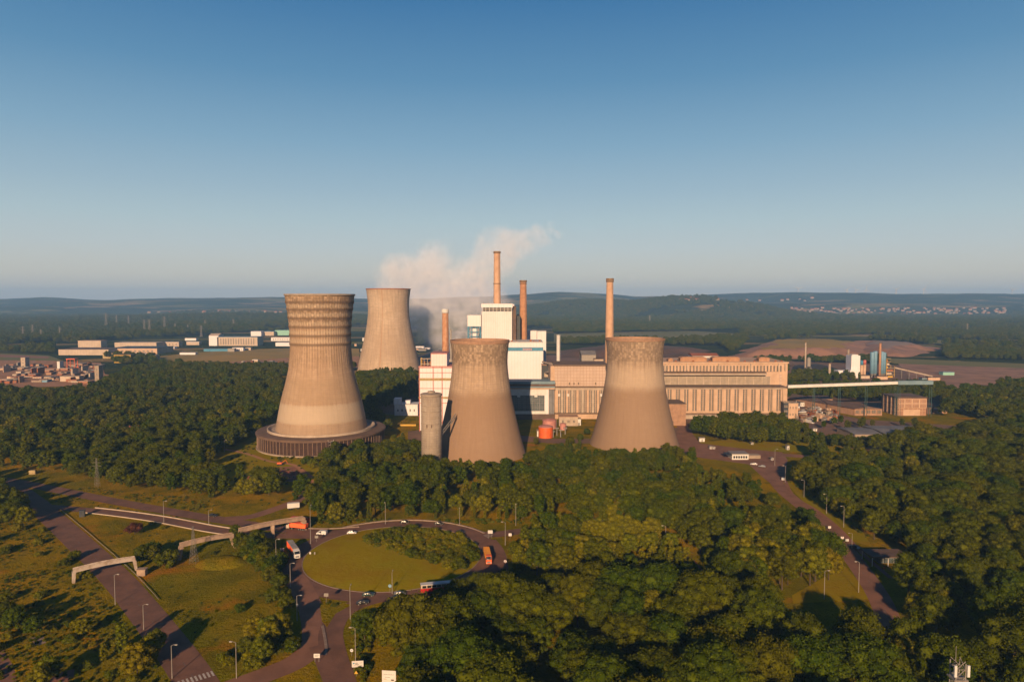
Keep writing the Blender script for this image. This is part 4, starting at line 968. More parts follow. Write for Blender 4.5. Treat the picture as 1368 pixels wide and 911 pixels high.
mb = MB(); mb.add([(x0, Yb, 0), (x1, Yb, 0), (x1, Yb, z1), (x0, Yb, z1), (x0-38, Yb+95, 0), (x1-38, Yb+95, 0), (x1-38, Yb+95, z1), (x0-38, Yb+95, z1)], [(0,1,2,3),(1,5,6,2),(5,4,7,6),(4,0,3,7)]); part('wall', mb, M['brick_plain'], sh_)
mb = MB(); X_ = [(x0-1, Yb-1, z1), (x1+1, Yb-1, z1), ((x0+x1)/2, Yb-1, z1+2.2), (x0-39, Yb+96, z1), (x1-37, Yb+96, z1), ((x0+x1)/2-38, Yb+96, z1+2.2)]
mb.add(X_, [(0,1,2),(1,4,5,2),(4,3,5),(3,0,2,5)]); part('roof', mb, M['brownroof'], sh_)
for k in range(5):
    mb = MB(); c = x0+(x1-x0)*(k+.5)/5; mb.box(c-1.8, c+1.8, Yb-.08, Yb-.004, 2.2, 5.2); part('window', mb, M['glass'], sh_)
simple('long_shed', 'low brown-roofed shed far left of the square brick hall', 'building', 1086, 1112, 533, 546, 720, 26, M['brick_plain'], M['brownroof'], gable=True, rise=2)
simple('annex', 'small sandy brick annex right of the square brick hall', 'building', 1246, 1265, 548, 559, 668, 14, M['brick_plain'], M['brownroof'], win=(4, 1, .4, .3))
simple('annex', 'narrow dark lean-to on the right wall of the square brick hall', 'building', 1238.5, 1246, 545, 560, 665, 14, M['brownroof'], M['brownroof'])
for k, (a, b, c, d, Y) in enumerate([(1142,1178,573,583,541),(1184,1262,570,582,543)]):
    simple('flat_shed', ['smaller','wider'][k]+' low shed with a ribbed grey roof below the square brick hall', 'shed', a, b, 580, 588, Y, 38 if k else 30, M['concrete'], M['greyroof'], gable=True, rise=.9, win=(8, 1, .5, .3))
for k, px in enumerate((1066, 1072, 1078, 1084)):
    x, y = G(px, 541+2*(k % 2)); simple('container_office', ['leftmost', 'second', 'third', 'rightmost'][k]+' white container cabin beside the brown shed', 'container', px-2.6, px+2.6, 536+2*(k % 2), 542, y, 8, M['white_plain'], M['steel'], win=(2, 1, .5, .3))
# gate house and cabins
t = simple('gatehouse', 'white flat-roofed gatehouse with dark windows at the access road', 'gatehouse', 978, 1000, 607, 613.5, G(990, 614)[1], 9, M['white_plain'], M['steel'], win=(6, 1, .7, .5), winm=M['carglass'])
mb = MB(); bx(mb, 999, 1016, 608, 612.5, G(990, 614)[1]+2, 6); part('side_wing', mb, M['concrete'], t)
mb = MB(); bx(mb, 971, 978.3, 607.6, 608.4, G(990, 614)[1]-2, 9); part('canopy', mb, M['navy'], t)
for k, (px, py, w_, h_) in enumerate(((938,590,7,4.5),(950,600,3,3),(954,600,2.5,2.2),(1053,601,3,5),(1089,576,5,3),(1005,594,2.5,2),(1032,615,2.5,2.5))):
    x, y = G(px, py); simple('cabin', ['white cabin by trees below the long hall', 'small white kiosk near the gatehouse drive', 'smallest white box beside the small white kiosk', 'tall white totem box on the lawn right of the gatehouse', 'white site cabin among trees near the brick hall', 'tiny pale meter box on the lawn', 'pale kiosk right of the gatehouse'][k],
        'cabin', px-w_/2, px+w_/2, py-h_, py, y, 3, M['white_plain'], M['steel'], door=(.5, .9, 2.0, 'grey'))
# silo plant on the right
SY = 985
cw_ = thing('cement_tower', 'tall white works tower with a low white wing, right of the grey chimneys', 'building', (PV(1143,0,SY)[0], SY, 0))
mb = MB(); bx(mb, 1137.5, 1148.5, 475, 505, SY, 16); part('tower', mb, M['white'], cw_)
mb = MB(); bx(mb, 1138.5, 1146.5, 473.6, 475, SY+2, 10); part('roof', mb, M['white_plain'], cw_)
mb = MB(); bx(mb, 1120, 1137.3, 495, 505, SY+1, 14); part('wing', mb, M['white'], cw_)
mb = MB(); x0, x1, z0, z1 = XZ(1133, 1148.5, 493, 505, SY-6); mb.yprism([(x0, z0), (x1, z0), (x1, z1-3), (x0+5, z1)], SY-5, SY-.01); part('front_wing', mb, M['white'], cw_)
for k, (px, top) in enumerate(((1151.2,482),(1155.2,481.5))):
    x, z1 = PV(px, top, SY+2); t = thing('silo', ['rusty silo with a blue top beside the white works tower', 'rusty silo with a red top beside the white works tower'][k], 'silo', (x, SY+2, 0))
    mb = MB(); mb.lathe(x, SY+2, [(2.1, 0), (2.1, z1-6)], 16); part('wall', mb, M['hall'], t, True)
    mb = MB(); mb.lathe(x, SY+2, [(2.2, z1-6), (2.2, z1), (.5, z1+1)], 16); part('top', mb, M['blue' if k == 0 else 'redline'], t, True)
for k, (px, top) in enumerate(((1165.5,471),(1171,470),(1178.5,470.5),(1182.5,471.5))):
    x, z1 = PV(px, top, SY); t = thing('silo', ['leftmost', 'second', 'third', 'rightmost'][k]+' of the tall pale blue silos', 'silo', (x, SY+(k % 2)*3, 0))
    mb = MB(); mb.lathe(x, SY+(k % 2)*3, [(3.0, 6), (3.0, z1), (2.4, z1+.8)], 20); part('wall', mb, M['silo_blue'], t, True)
    mb = MB(); mb.lathe(x, SY+(k % 2)*3, [(.8, 0), (1.0, 2), (3.0, 5.9)], 12); part('hopper', mb, M['grey'], t)
chimney(1176.2, 458, 0, SY-5, 1.5, 1.6, M['brickstack'], M['sootcap'], 1, 'slim red brown chimney in front of the blue silos', (), n=12)
chimney(1133.5, 466, 0, SY+14, 1.5, 1.7, M['concrete'], M['sootcap'], 1, 'slim grey chimney left of the white works tower', (), n=12)
chimney(1108.5, 485, 0, SY-20, 1.6, 1.8, M['concrete_light'], M['sootcap'], 1, 'short grey stump chimney by the stored coal', (), n=12)
chimney(1076.5, 457, 0, 1080, 1.2, 1.3, M['concrete_light'], M['sootcap'], 1, 'very thin pale mast chimney before the reddish heap', (), n=8)
yt = thing('crusher_tower', 'ochre open steel tower right of the blue silos', 'tower', (PV(1190,0,SY)[0], SY, 0))
x0, x1, z0, z1 = XZ(1184.5, 1195, 479, 506, SY)
for k in range(6):
    mb = MB(); z = z1*(k+1)/6; w2 = (x1-x0)*(1 if k < 3 else .55); mb.box(x0, x0+w2, SY, SY+10, z-.5, z); part('deck', mb, M['ochreband'], yt)
    mb = MB(); mb.box(x0+1, x0+w2-2-(k % 2)*2, SY+1, SY+8, z-z1/6+.01, z-z1/12); part('machine', mb, M[('yellow','beige','rust')[k % 3]], yt)
for i in range(4):
    mb = MB(); x = x0+.4+(x1-x0-.8)*(i % 2); y = SY+(10 if i > 1 else .3); mb.bar((x, y, 0), (x, y, z1 if i % 2 == 0 else z1*.6), .35); part('leg', mb, M['yellow'], yt)
t = thing('conveyor_bridge', 'thin ochre inclined conveyor leading right from the steel tower', 'conveyor bridge', (PV(1196,0,SY)[0], SY, 0))
a = PV(1195, 492, SY); b = PV(1245, 503.5, SY-40); tube_box(t, 'gallery', (a[0], SY, a[1]), (b[0], SY-40, max(1.5, b[1])), 1.2, 2, M['beige'])
for k in range(1, 5):
    f = k/5; mb = MB(); x = a[0]+(b[0]-a[0])*f; mb.bar((x, SY-40*f, 0), (x, SY-40*f, a[1]+(b[1]-a[1])*f), .4); part('trestle', mb, M['grey'], t)
for k in range(4):
    simple('machine_shed', ['low ochre machine shed left of the steel tower foot', 'low ochre machine shed behind the steel tower foot', 'rusty machine shed at the low end of the ochre conveyor', 'small pale blue machine shed near the foot of the ochre conveyor'][k], 'shed', (1150,1172,1240,1232)[k], (1162,1186,1256,1238)[k], (502,503,504.5,505)[k], (507,507,507,502)[k], SY-12-k*12, 8, M[('beige','hall','hall','bluegrey')[k]], M['brownroof'])
# mixing plant near the coal
t = thing('mixing_plant', 'grey hopper tower with an angled belt beside the stored coal', 'plant', (*G(1080, 500), 0)); x, y = G(1080, 500)
mb = MB(); mb.lathe(x, y, [(3, 12), (3, 24), (1, 26)], 14); part('hopper', mb, M['steel'], t)
mb = MB()
for i in (-1, 1):
    for j in (-1, 1): mb.bar((x+2.4*i, y+2.4*j, 0), (x+2.4*i, y+2.4*j, 12), .35)
part('leg', mb, M['grey'], t); mb = MB(); mb.bar((x, y-3, 10), (x+14, y-12, 2), 1.0); part('belt', mb, M['grey'], t)
tank(1091, 494, 3.4, 5, M['white_plain'], 'small white round tank next to the grey hopper tower')
simple('workshop', 'low red-roofed building behind the roof of the long hall', 'building', 925, 960, 475.5, 484, 880, 22, M['white_plain'], M['tile'], gable=True, rise=3, win=(8, 1, .4, .4))
simple('greenhouse', 'grey glass-roofed shed behind the panelled block', 'building', 777, 796, 474, 490, 760, 24, M['steel'], M['greyroof'], gable=True, rise=4)
simple('workshop', 'sandy brick workshop right of the grey glass-roofed shed', 'building', 794, 806, 480, 490, 752, 18, M['beige'], M['brownroof'], win=(3, 1, .5, .4))
for px, py, c, lb in ((753,487,'white_plain','round white tank cap behind the slim white stack'),):
    pass

# ------------------------------------------------------------------ distant works and town
rI = random.Random(21)
def far_block(px0, px1, py0, py1, wall, roof, lb, dep=30, gable=False, rise=2, win=None, name='warehouse'):
    Y = G(0, py1)[1]; return simple(name, lb, 'building', px0, px1, py0, py1, Y, dep, M[wall], M[roof], gable=gable, rise=rise, win=win)
far_block(78,145,467,474.5,'beige','brownroof','long pale warehouse wall at the left edge of the dark solar roof',60)
far_block(145.3,210,465.5,473,'hall','navy','long sandy warehouse right of the pale warehouse wall',70, win=(10,1,.5,.3))
far_block(104,135,455.5,465,'beige','hall','tall windowless cream block behind the long warehouses',25)
far_block(153,209,458,464.5,'beige','beige','wide cream warehouse behind the sandy warehouse',40)
far_block(279,292,448.5,462,'white','beige','white domed corner hall of the far factory',30, gable=True, rise=5)
far_block(290,344,450.5,462,'beige','bluegrey','far factory with a row of tall bays and a blue grey roof',40, win=(14,1,.4,.8))
far_block(335,349,443,449,'white','white','small white hall left of the mint green hall',30)
far_block(350,366,443,448.5,'beige','blue','cream hall with blue roof left of the mint green hall',30)
far_block(367,389,441.5,448,'mint','mint','mint green hall touching the ribbed tower edge',30)
far_block(362,390,451,455.5,'white','beige','long low white hall below the mint green hall',20, win=(8,1,.5,.4))
far_block(368,390,458,462.5,'white','white','low white hall beside the brown field',20)
far_block(272,304,466.5,469.5,'blue','blue','long low bright blue shed at the field edge',12)
far_block(304,313,466,470,'steel','steel','grey box shed right of the bright blue shed',12)
far_block(310,325,464.5,469,'white','steel','white van-depot shed right of the bright blue shed',12, win=(5,1,.4,.4))
far_block(326,335,464.5,468,'beige','steel','small cream shed at the end of the row by the field',12)
far_block(240,261,471.5,474,'white','white','low white shed at the left end of the stubble field',10)
far_block(247,262,452,455,'white','beige','small white shed left of the far factory, upper',12)
far_block(249,266,457,461,'beige','white','pair of cream sheds left of the far factory, lower',14)
far_block(214,239,457,463,'beige','steel','cream warehouse between the dark solar roof and the far factory',18, win=(5,1,.4,.3))
far_block(211,233,463.5,466,'white','white','low white warehouse below the cream warehouse',14)
for k, (a, b, c, d, w_, r_, lb) in enumerate([(137,152,472,479,'ochreband','brownroof','mossy shed left of the white silos box'),(152,175,474,485,'field','brownroof','mossy green shed with one dark gate'),
    (176,190,472.5,479.5,'white','white','left white hall of the pair above the left wood'),(190.5,200,473,480.5,'white','white','right white hall of the pair above the left wood'),(205,208.5,475,483,'steel','steel','narrow pale silo block beside the white halls')]):
    far_block(a, b, c, d, w_, r_, lb, 14)
# refinery yard at the far left
cols = ['rust','hall','grey','brick_plain','beige','concrete','brownroof','rust','concrete_light']
spots = set()
for k in range(110):
    px = rI.uniform(-15, 128); py = 489+24*(k/110)+rI.uniform(-1, 1); w_ = rI.uniform(3, 13); h_ = rI.uniform(1, 3.6)
    if rI.random() < .12: h_ = rI.uniform(5, 10); w_ = rI.uniform(.8, 2)
    Y = G(0, py)[1]; mk = rI.choice(cols); rk = rI.choice(['brownroof','grey','rust','beige','brick_plain','hall'])
    simple('works_building', 'low weathered works building in the crowded rusty yard at far left', 'building', px, px+w_, py-h_, py, Y, rI.uniform(5, 16), M[mk], M[rk], group='weathered works buildings in the rusty yard', win=(max(1, int(w_/3)), 1, .5, .35) if w_ > 8 else None, gable=rI.random() < .3)
for px0, px1, pt, pb, mk, lb in ((126,132.5,489,511,'concrete','tall dark grey concrete tower at the right end of the rusty yard'),(27.5,34,478,492,'concrete_light','pale square tower at the back of the rusty yard'),(76,80,483,494,'white_plain','short white tower in the middle of the rusty yard'),
                            (114,121,499,507,'bluegrey','pale blue green shed beside the dark grey concrete tower'),(53,63,508,511,'silo_blue','pale turquoise box at the front of the rusty yard'),(80,106,503,510,'beige','long cream shed at the front of the rusty yard')):
    Y = G(0, pb)[1]; simple('works_tower' if pb-pt > 12 else 'works_shed', lb, 'building', px0, px1, pt, pb, Y, 10, M[mk], M['concrete'], win=(1, 3, .3, .3) if pb-pt > 12 else None)
x, y = G(97, 494); t = thing('gantry', 'orange steel gantry standing above the rusty yard', 'gantry', (x, y, 0))
for i in (-1, 1):
    for j in (-1, 1): mb = MB(); mb.bar((x+6*i, y+4*j, 0), (x+6*i, y+4*j, 17), .5); part('leg', mb, M['orange'], t)
mb = MB(); mb.box(x-7, x+7, y-5, y+5, 17, 18.4); part('deck', mb, M['orange'], t); mb = MB(); mb.box(x-5, x+3, y-3, y+3, 8, 9); part('deck', mb, M['rust'], t)
# small yard in front of the stubble field
for k in range(26):
    px = rI.uniform(312, 386); py = rI.uniform(484, 493); w_ = rI.uniform(2, 9); h_ = rI.uniform(1.2, 4)
    simple('depot_shed', 'small shed in the depot left of the ribbed tower', 'shed', px, px+w_, py-h_, py, G(0, py)[1], 8, M[rI.choice(['hall','brick_plain','white_plain','navy','rust','beige'])], M[rI.choice(['brownroof','grey','white_plain'])], group='small sheds of the depot left of the ribbed tower')
for k in range(34):
    px = rI.uniform(472, 540) if k < 16 else rI.uniform(545, 622); py = rI.uniform(448, 470) if k < 16 else rI.uniform(462, 486); w_ = rI.uniform(3, 12); h_ = rI.uniform(2, 5)
    w1 = rI.choice(['hall','white','white_plain','mint','beige','rust','grey'])
    simple('works_building', 'low works building '+('between the ribbed tower and the pale tower behind' if k < 16 else 'behind the red-lined white block'), 'building', px, px+w_, py-h_, py, G(0, py)[1], 14, M[w1], M[rI.choice(['brownroof','grey','white_plain'])], group='low works buildings '+('between the two western towers' if k < 16 else 'behind the red-lined block'), gable=rI.random() < .4)
for k, (px, py) in enumerate(((566,476),(571,478),(606,470))):
    pass
# yard clutter by the rail lines, right
for k in range(60):
    px = rI.uniform(1062, 1118); py = rI.uniform(544, 566)
    x, y = G(px, py); L = rI.uniform(4, 9); a = rI.choice([.35, .4, 1.9]); mb = MB(); mb.rbox(x, y, 0, L, 2.6, rI.uniform(2, 3.6), a); mb.rbox(x, y, 3.61, L*.5, 1.6, .4, a)
    solo('scrap_container', mb, M[rI.choice(['rust','concrete','grey','brick_plain','brownroof','hall','brownroof','white_plain'])], 'scrap container or wagon in the crowded yard left of the long shed', 'container', (x, y, 0), 'scrap containers in the yard left of the long shed')
# red-roofed houses hidden in the left wood
for px, py, lb in ((176,573,'red-roofed house half hidden in the left wood, nearer one'),(206,563,'red-roofed house half hidden in the left wood, farther one')):
    x, y = G(px, py+9); simple('house', lb, 'house', px-6, px+6, py+1, py+9, y, 8, M['render'], M['tile'], gable=True, rise=3, win=(3, 1, .4, .4))
    EXC.append((x, y+2, 9))
# sheds on the red ground by the lawn
for px0, px1, pt, pb, mk, rk, lb in ((330,342,640,646,'brick_plain','tile','red shed at the left end of the red ground'),(378,396,634,640,'pink','tile','long pinkish shed on the red ground'),(399,407,638,646,'hall','tile','small sandy shed right of the long pinkish shed')):
    simple('garden_shed', lb, 'shed', px0, px1, pt, pb, G(0, pb)[1], 6, M[mk], M[rk], gable=True, rise=1.2, win=(3, 1, .4, .4))
# town on the far slope
hp = MB(); hp.box(-6, 6, -5, 5, -3, 6); hr = MB(); hr.xprism([(-5.6, 6.01), (5.6, 6.01), (0, 10)], -6.4, 6.4)
hm = [mesh('wall', hp, m_) for m_ in (M['render'], M['render'], M['concrete'])]; rm = mesh('roof', hr, M['tile']); rm2 = mesh('roof', hr, M['greyroof'])
def houses(n, xs_, ys_, lb, grp, smin=.9, smax=2.2):
    for k in range(n):
        px = rI.uniform(*xs_); py = ys_[0]+(ys_[1]-ys_[0])*rI.random()**1.1
        if vnoise(px, 0, 22, 4) < .2: continue
        x, y = GT(px, py); z = float(H(x, y)); s = rI.uniform(smin, smax)
        t = thing('house', lb, 'house', (x, y, z), grp, rI.uniform(-.6, .6)); t.scale = (s*1.5, s, s)
        link(bpy.data.objects.new('wall', rI.choice(hm)), t); link(bpy.data.objects.new('roof', rI.choice((rm, rm, rm2))), t)
houses(250, (1055, 1345), (412, 426), 'small pale house in the town spread along the far hillside at right', 'houses of the far hillside town', .7, 1.35)
houses(12, (860, 1100), (398, 404), 'small pale house on the far ridge above the long hall', 'scattered houses on the far ridge', 1, 2)
houses(26, (190, 385), (417, 421), 'tiny pale house at the foot of the left hills', 'tiny houses at the foot of the left hills', 1, 1.8)
# ------------------------------------------------------------------ masts and turbines
def pylon(px, pyb, pyt, lb, m='steel', arms=3, wbase=None, th=1.0, group=None, Y=None):
    x, y = G(px, pyb) if Y is None else (PV(px, 0, Y)[0], Y); zt = PV(px, pyt, y)[1]; wb_ = wbase or zt*.09
    t = thing('pylon', lb, 'pylon', (x, y, 0), group); r = .16*th; mb = MB(); n = 9; wt = wb_*.18
    W = lambda f: wb_*(1-f)**1.3+wt*(1-(1-f)**1.3)
    for k in range(n):
        f0, f1 = k/n, (k+1)/n; a, b = W(f0), W(f1); z0_, z1_ = zt*f0, zt*f1
        c0 = [(x+i*a, y+j*a, z0_) for i, j in ((-1,-1),(1,-1),(1,1),(-1,1))]; c1 = [(x+i*b, y+j*b, z1_) for i, j in ((-1,-1),(1,-1),(1,1),(-1,1))]
        for q in range(4):
            mb.bar(c0[q], c1[q], r); mb.bar(c0[q], c1[(q+1) % 4], r*.6); mb.bar(c0[(q+1) % 4], c1[q], r*.6); mb.bar(c1[q], c1[(q+1) % 4], r*.6)
    part('lattice_mast', mb, M[m], t)
    for k in range(arms):
        z = zt*(.72+.12*k); L = zt*(.17-.025*k); mb = MB()
        for s in (-1, 1): mb.bar((x, y-.3, z), (x+s*L, y, z), r*.9); mb.bar((x, y+.3, z+zt*.035), (x+s*L, y, z), r*.7)
        o = part('crossarm', mb, M[m], t)
        for s in (-1, 1): q = MB(); q.bar((x+s*L, y, z), (x+s*L, y, z-zt*.03), r*1.2, 6); part('insulator', q, M['dark'], o)
    return t
pylon(259, 752, 703, 'slim lattice mast on the central meadow in front of a concrete span', 'grey', 0, 1.4, .3)
pylon(130, 650, 612, 'old grey lattice pylon at the wood edge above the upper road', 'grey', 2, 1.2, .3)
for k, (px, pb, pt) in enumerate(((31,454,436),(44,452,434),(55,454,440),(80,451,437),(142,440,418),(156,437,421),(172,438,422),(193,444,427),(200,447,427),(220,443,423),(234,443,432),(251,442,434),(269,450,435),(274,440,428),(312,441,427))):
    pylon(px, pb, pt, 'distant electricity pylon over the plain left of the ribbed tower', 'grey', 3, None, 1.7, 'distant pylons left of the ribbed tower')
for px, pb, pt, lb in ((868,436,421,'distant pylon rising above woods right of the lone chimney'),(1292,448,432,'distant pylon above woods at far right'),(754,424,411,'distant pylon near the slope right of the brick chimney'),(771,424,412,'second distant pylon right of the brick chimney')):
    pylon(px, pb, pt, lb, 'grey', 3, None, 1.8)
def turbine(px, pyt, Y, lb, rot, ylen=None):
    x, zt = PV(px, pyt, Y); z0 = float(H(x, Y)); t = thing('wind_turbine', lb, 'wind turbine', (x, Y, z0)); mb = MB()
    mb.lathe(x, Y, [(4, z0-2), (2.4, zt)], 10); part('mast', mb, M['white_plain'], t)
    mb = MB(); mb.box(x-3, x+3, Y-9, Y+6, zt-2, zt+4); part('nacelle', mb, M['white_plain'], t)
    L = 52
    for k in range(3):
        a = rot+k*2.0944; mb = MB(); mb.bar((x, Y-10, zt+1), (x+math.cos(a)*L, Y-10, zt+1+math.sin(a)*L), 3.2, 4, 1.2); part('blade', mb, M['white_plain'], t)
for k, (px, pt, rot) in enumerate(((1066,386,.4),(1131,387.5,.9),(1143,388,.2),(1157,387,1.5),(1197,387,.6),(1234,386.5,1.1),(1352,387.5,.3))):
    turbine(px, pt, 7400, ['leftmost of the faint white wind turbines on the ridge','second faint white wind turbine on the ridge from the left','third faint white wind turbine on the ridge from the left','fourth faint white wind turbine on the ridge','fifth faint wind turbine on the ridge, above the town middle','sixth faint wind turbine on the ridge','rightmost faint wind turbine on the ridge'][k], rot)
# white mast at the lower right
y = 160; x, zt = PV(1280, 882, y)
t = thing('radio_mast', 'white and grey lattice radio mast poking out of the trees at lower right', 'mast', (x, y, 0))
mb = MB(); k = 0; z = 0
while z < zt-.5:
    for i, j, i2, j2 in ((-1,-1,1,-1),(1,-1,1,1),(1,1,-1,1),(-1,1,-1,-1)): mb.bar((x+i*1.1, y+j*1.1, z), (x+i2*1.1, y+j2*1.1, z+2.0), .09); mb.bar((x+i*1.1, y+j*1.1, z), (x+i2*1.1, y+j2*1.1, z), .09)
    z += 2.0
part('bracing', mb, M['steel'], t)
for i in (-1, 1):
    for j in (-1, 1): mb = MB(); mb.bar((x+i*1.15, y+j*1.15, 0), (x+i*1.15, y+j*1.15, zt-.2), .14, 6); part('leg', mb, M['steel'], t)
for i in (-1.55, 1.55):
    for zz_ in (zt-3.2, zt-8): mb = MB(); mb.box(x+i-.3, x+i+.3, y-1.7, y-1.3, zz_, zz_+2.8); part('antenna_panel', mb, M['white_plain'], t)
mb = MB(); mb.bar((x-.6, y, zt-.3), (x-.6, y, zt+3.6), .07, 6); part('aerial', mb, M['grey'], t)
mb = MB(); mb.box(x-1.7, x+1.7, y-1.5, y+1.5, zt-4.4, zt-4.1); part('platform', mb, M['steel'], t)

# ------------------------------------------------------------------ concrete spans over the roads
def span(label, A, B, zA, zB, hb, wb_, legs, m):
    ax, ay = A; bx_, by = B; d = Vector((bx_-ax, by-ay, 0)); L = d.length; u = d/L; n = Vector((-u.y, u.x, 0))
    t = thing('concrete_span', label, 'bridge', (ax, ay, 0)); mb = MB(); K = 12; vs = []
    for k in range(K+1):
        f = k/K; z = zA+(zB-zA)*f+math.sin(math.pi*f)*.5; p = Vector((ax, ay, 0))+u*(L*f)
        for s, q in ((-1, 0), (1, 0), (1, 1), (-1, 1)): vs.append((p.x+n.x*s*wb_/2, p.y+n.y*s*wb_/2, z-(0 if q else hb)))
    fs = [(0, 1, 2, 3), (4*K+3, 4*K+2, 4*K+1, 4*K)]
    for k in range(K):
        for q in range(4): fs.append((4*k+q, 4*k+4+q, 4*k+4+(q+1) % 4, 4*k+(q+1) % 4))
    mb.add(vs, fs); part('beam', mb, m, t)
    mb = MB()
    for s in (-1, 1):
        for k in range(K):
            f0, f1 = k/K, (k+.96)/K
            for f in (f0,):
                p = Vector((ax, ay, 0))+u*(L*f0)+n*s*(wb_/2-.12); q = Vector((ax, ay, 0))+u*(L*f1)+n*s*(wb_/2-.12)
                z0_ = zA+(zB-zA)*f0+math.sin(math.pi*f0)*.5; z1_ = zA+(zB-zA)*f1+math.sin(math.pi*f1)*.5
                mb.add([(*p.xy, z0_), (*q.xy, z1_), (*q.xy, z1_+.45), (*p.xy, z0_+.45)], [(0, 1, 2, 3)])
    part('parapet', mb, m, t)
    for f, lean, w2 in legs:
        z = zA+(zB-zA)*f+math.sin(math.pi*f)*.5; p = Vector((ax, ay, 0))+u*(L*f)
        for s in (-1, 1):
            mb = MB(); q = p+n*s*(wb_/2-.35); mb.bar((q.x+u.x*lean, q.y+u.y*lean, -.3), (q.x, q.y, z-hb+.05), w2*.55, 4, w2*.75); part('leg', mb, m, t)
    return t
spc = mat('span_concrete', (.46,.33,.24), (.34,.24,.18), .4, .9, streak=.3)
spl = mat('span_concrete_patched', (.55,.47,.41), (.36,.27,.2), .35, .9)
A1 = G(98, 778); B1 = G(181, 761); span('lowest concrete span, crossing the diagonal road', A1, B1, 5.2, 5.2, 1.1, 2.0, [(.015, -.3, 1.2), (.985, .6, 1.1)], spl)
A2 = G(241, 747); B2 = G(312, 731); span('middle concrete span standing on grass with slanted legs', A2, B2, 6.6, 6.2, 1.2, 2.2, [(.02, -1.2, 1.3), (.96, 1.4, 1.3)], spc)
A3 = G(320, 726); B3 = G(407, 707); span('upper concrete span reaching over the slip road beside the wood', A3, B3, 6.6, 6.0, 1.2, 2.4, [(.02, -.5, 1.4), (.5, 0, 1.2), (.98, .5, 1.6)], spc)
x, y = G(190, 768); t = thing('concrete_block', 'small pinkish concrete block beside the end of the lowest span', 'block', (x, y, 0))
mb = MB(); mb.rbox(x, y, -.2, 3.2, 2.4, 2.6, .1); part('body', mb, spc, t); mb = MB(); mb.rbox(x, y, 2.41, 3.6, 2.8, .3, .1); part('lid', mb, spc, t)
x, y = G(24, 686); mb = MB(); mb.rbox(x, y, -.2, 6, 2.2, 1.4, .2); mb.rbox(x-1, y+.2, 1.21, 1.2, 1, 1, .2); solo('rubble_slab', mb, spl, 'pale rubble slab on the grass left of the diagonal road', 'slab', (x, y, 0))
x, y = G(110, 690); mb = MB(); mb.rbox(x, y, -.1, 2.4, 1.6, 3.2, .3); mb.rbox(x, y, 3.11, 2.7, 1.9, .3, .3); solo('hut', mb, M['navy'], 'small dark hut on the meadow under the slip road', 'hut', (x, y, 0))
x, y = G(44, 633); mb = MB(); mb.rbox(x, y, 0, 4, 2.2, 2.2, .1); mb.rbox(x, y, 2.21, 3.4, 1.8, .3, .1); solo('caravan', mb, M['ochreband'], 'small yellowish trailer on the upper road verge at far left', 'trailer', (x, y, 0))
x, y = G(392, 680); t = thing('box_trailer', 'pale box trailer parked on the side road at the wood edge', 'trailer', (x, y, 0), None); mb = MB(); mb.rbox(x, y, 1.0, 6.2, 2.4, 2.5, .35); part('box', mb, M['white_plain'], t)
for k in (-2.0, -1.0, 2.2): mb = MB(); mb.rbox(x+k*math.cos(.35), y+k*math.sin(.35), 0, .9, 2.5, .98, .35); part('wheel', mb, M['dark'], t)
# grassy mound and dyke
mb = MB(); cx_, cy_ = G(296, 752)
vs = []; fs = []
for k, (s, z) in enumerate(((1, -.1), (.75, 1.2), (.45, 1.9), (.02, 2.1))):
    for i in range(28):
        a = 2*math.pi*i/28; vs.append((cx_+math.cos(a)*11*s, cy_+math.sin(a)*8*s, z))
for k in range(3):
    for i in range(28): fs.append((k*28+i, k*28+(i+1) % 28, (k+1)*28+(i+1) % 28, (k+1)*28+i))
mb.add(vs, fs); struct('mound', mb, M['meadow'], sm=True)

# ------------------------------------------------------------------ lamps, signs
def lamp_proto(h, name='street_lamp'):
    t = thing(name, 'x', 'street lamp'); mb = MB(); mb.lathe(0, 0, [(.17, 0), (.15, .9), (.09, h)], 8); part('pole', mb, M['steel'], t, local=True)
    mb = MB(); mb.bar((0, 0, h-.05), (.7, 0, h+.25), .06, 6); mb.bar((.7, 0, h+.25), (1.2, 0, h+.3), .06, 6); part('arm', mb, M['steel'], t, local=True)
    mb = MB(); mb.add([(1.0,-.16,h+.2),(1.9,-.2,h+.24),(1.9,.2,h+.24),(1.0,.16,h+.2),(1.05,-.12,h+.4),(1.85,-.15,h+.42),(1.85,.15,h+.42),(1.05,.12,h+.4)], [(0,3,2,1),(4,5,6,7),(0,1,5,4),(1,2,6,5),(2,3,7,6),(3,0,4,7)])
    hd = part('lamp_head', mb, M['steel'], t, local=True)
    mb = MB(); mb.box(1.15, 1.75, -.12, .12, h+.14, h+.2); part('lens', mb, M['lamp_glass'], hd, local=True)
    return t
LP = lamp_proto(9.5); first = [True]
def lamp(px, pb, pt, rz, lb):
    x, y = G(px, pb); zt = PV(px, pt, y)[1]; o = LP if first[0] else copy_tree(LP); first[0] = False
    o.location = (x, y, 0); o.rotation_euler.z = rz; s = zt/9.7; o.scale = (1, 1, s); o['label'] = lb; o['category'] = 'street lamp'
PI = math.pi
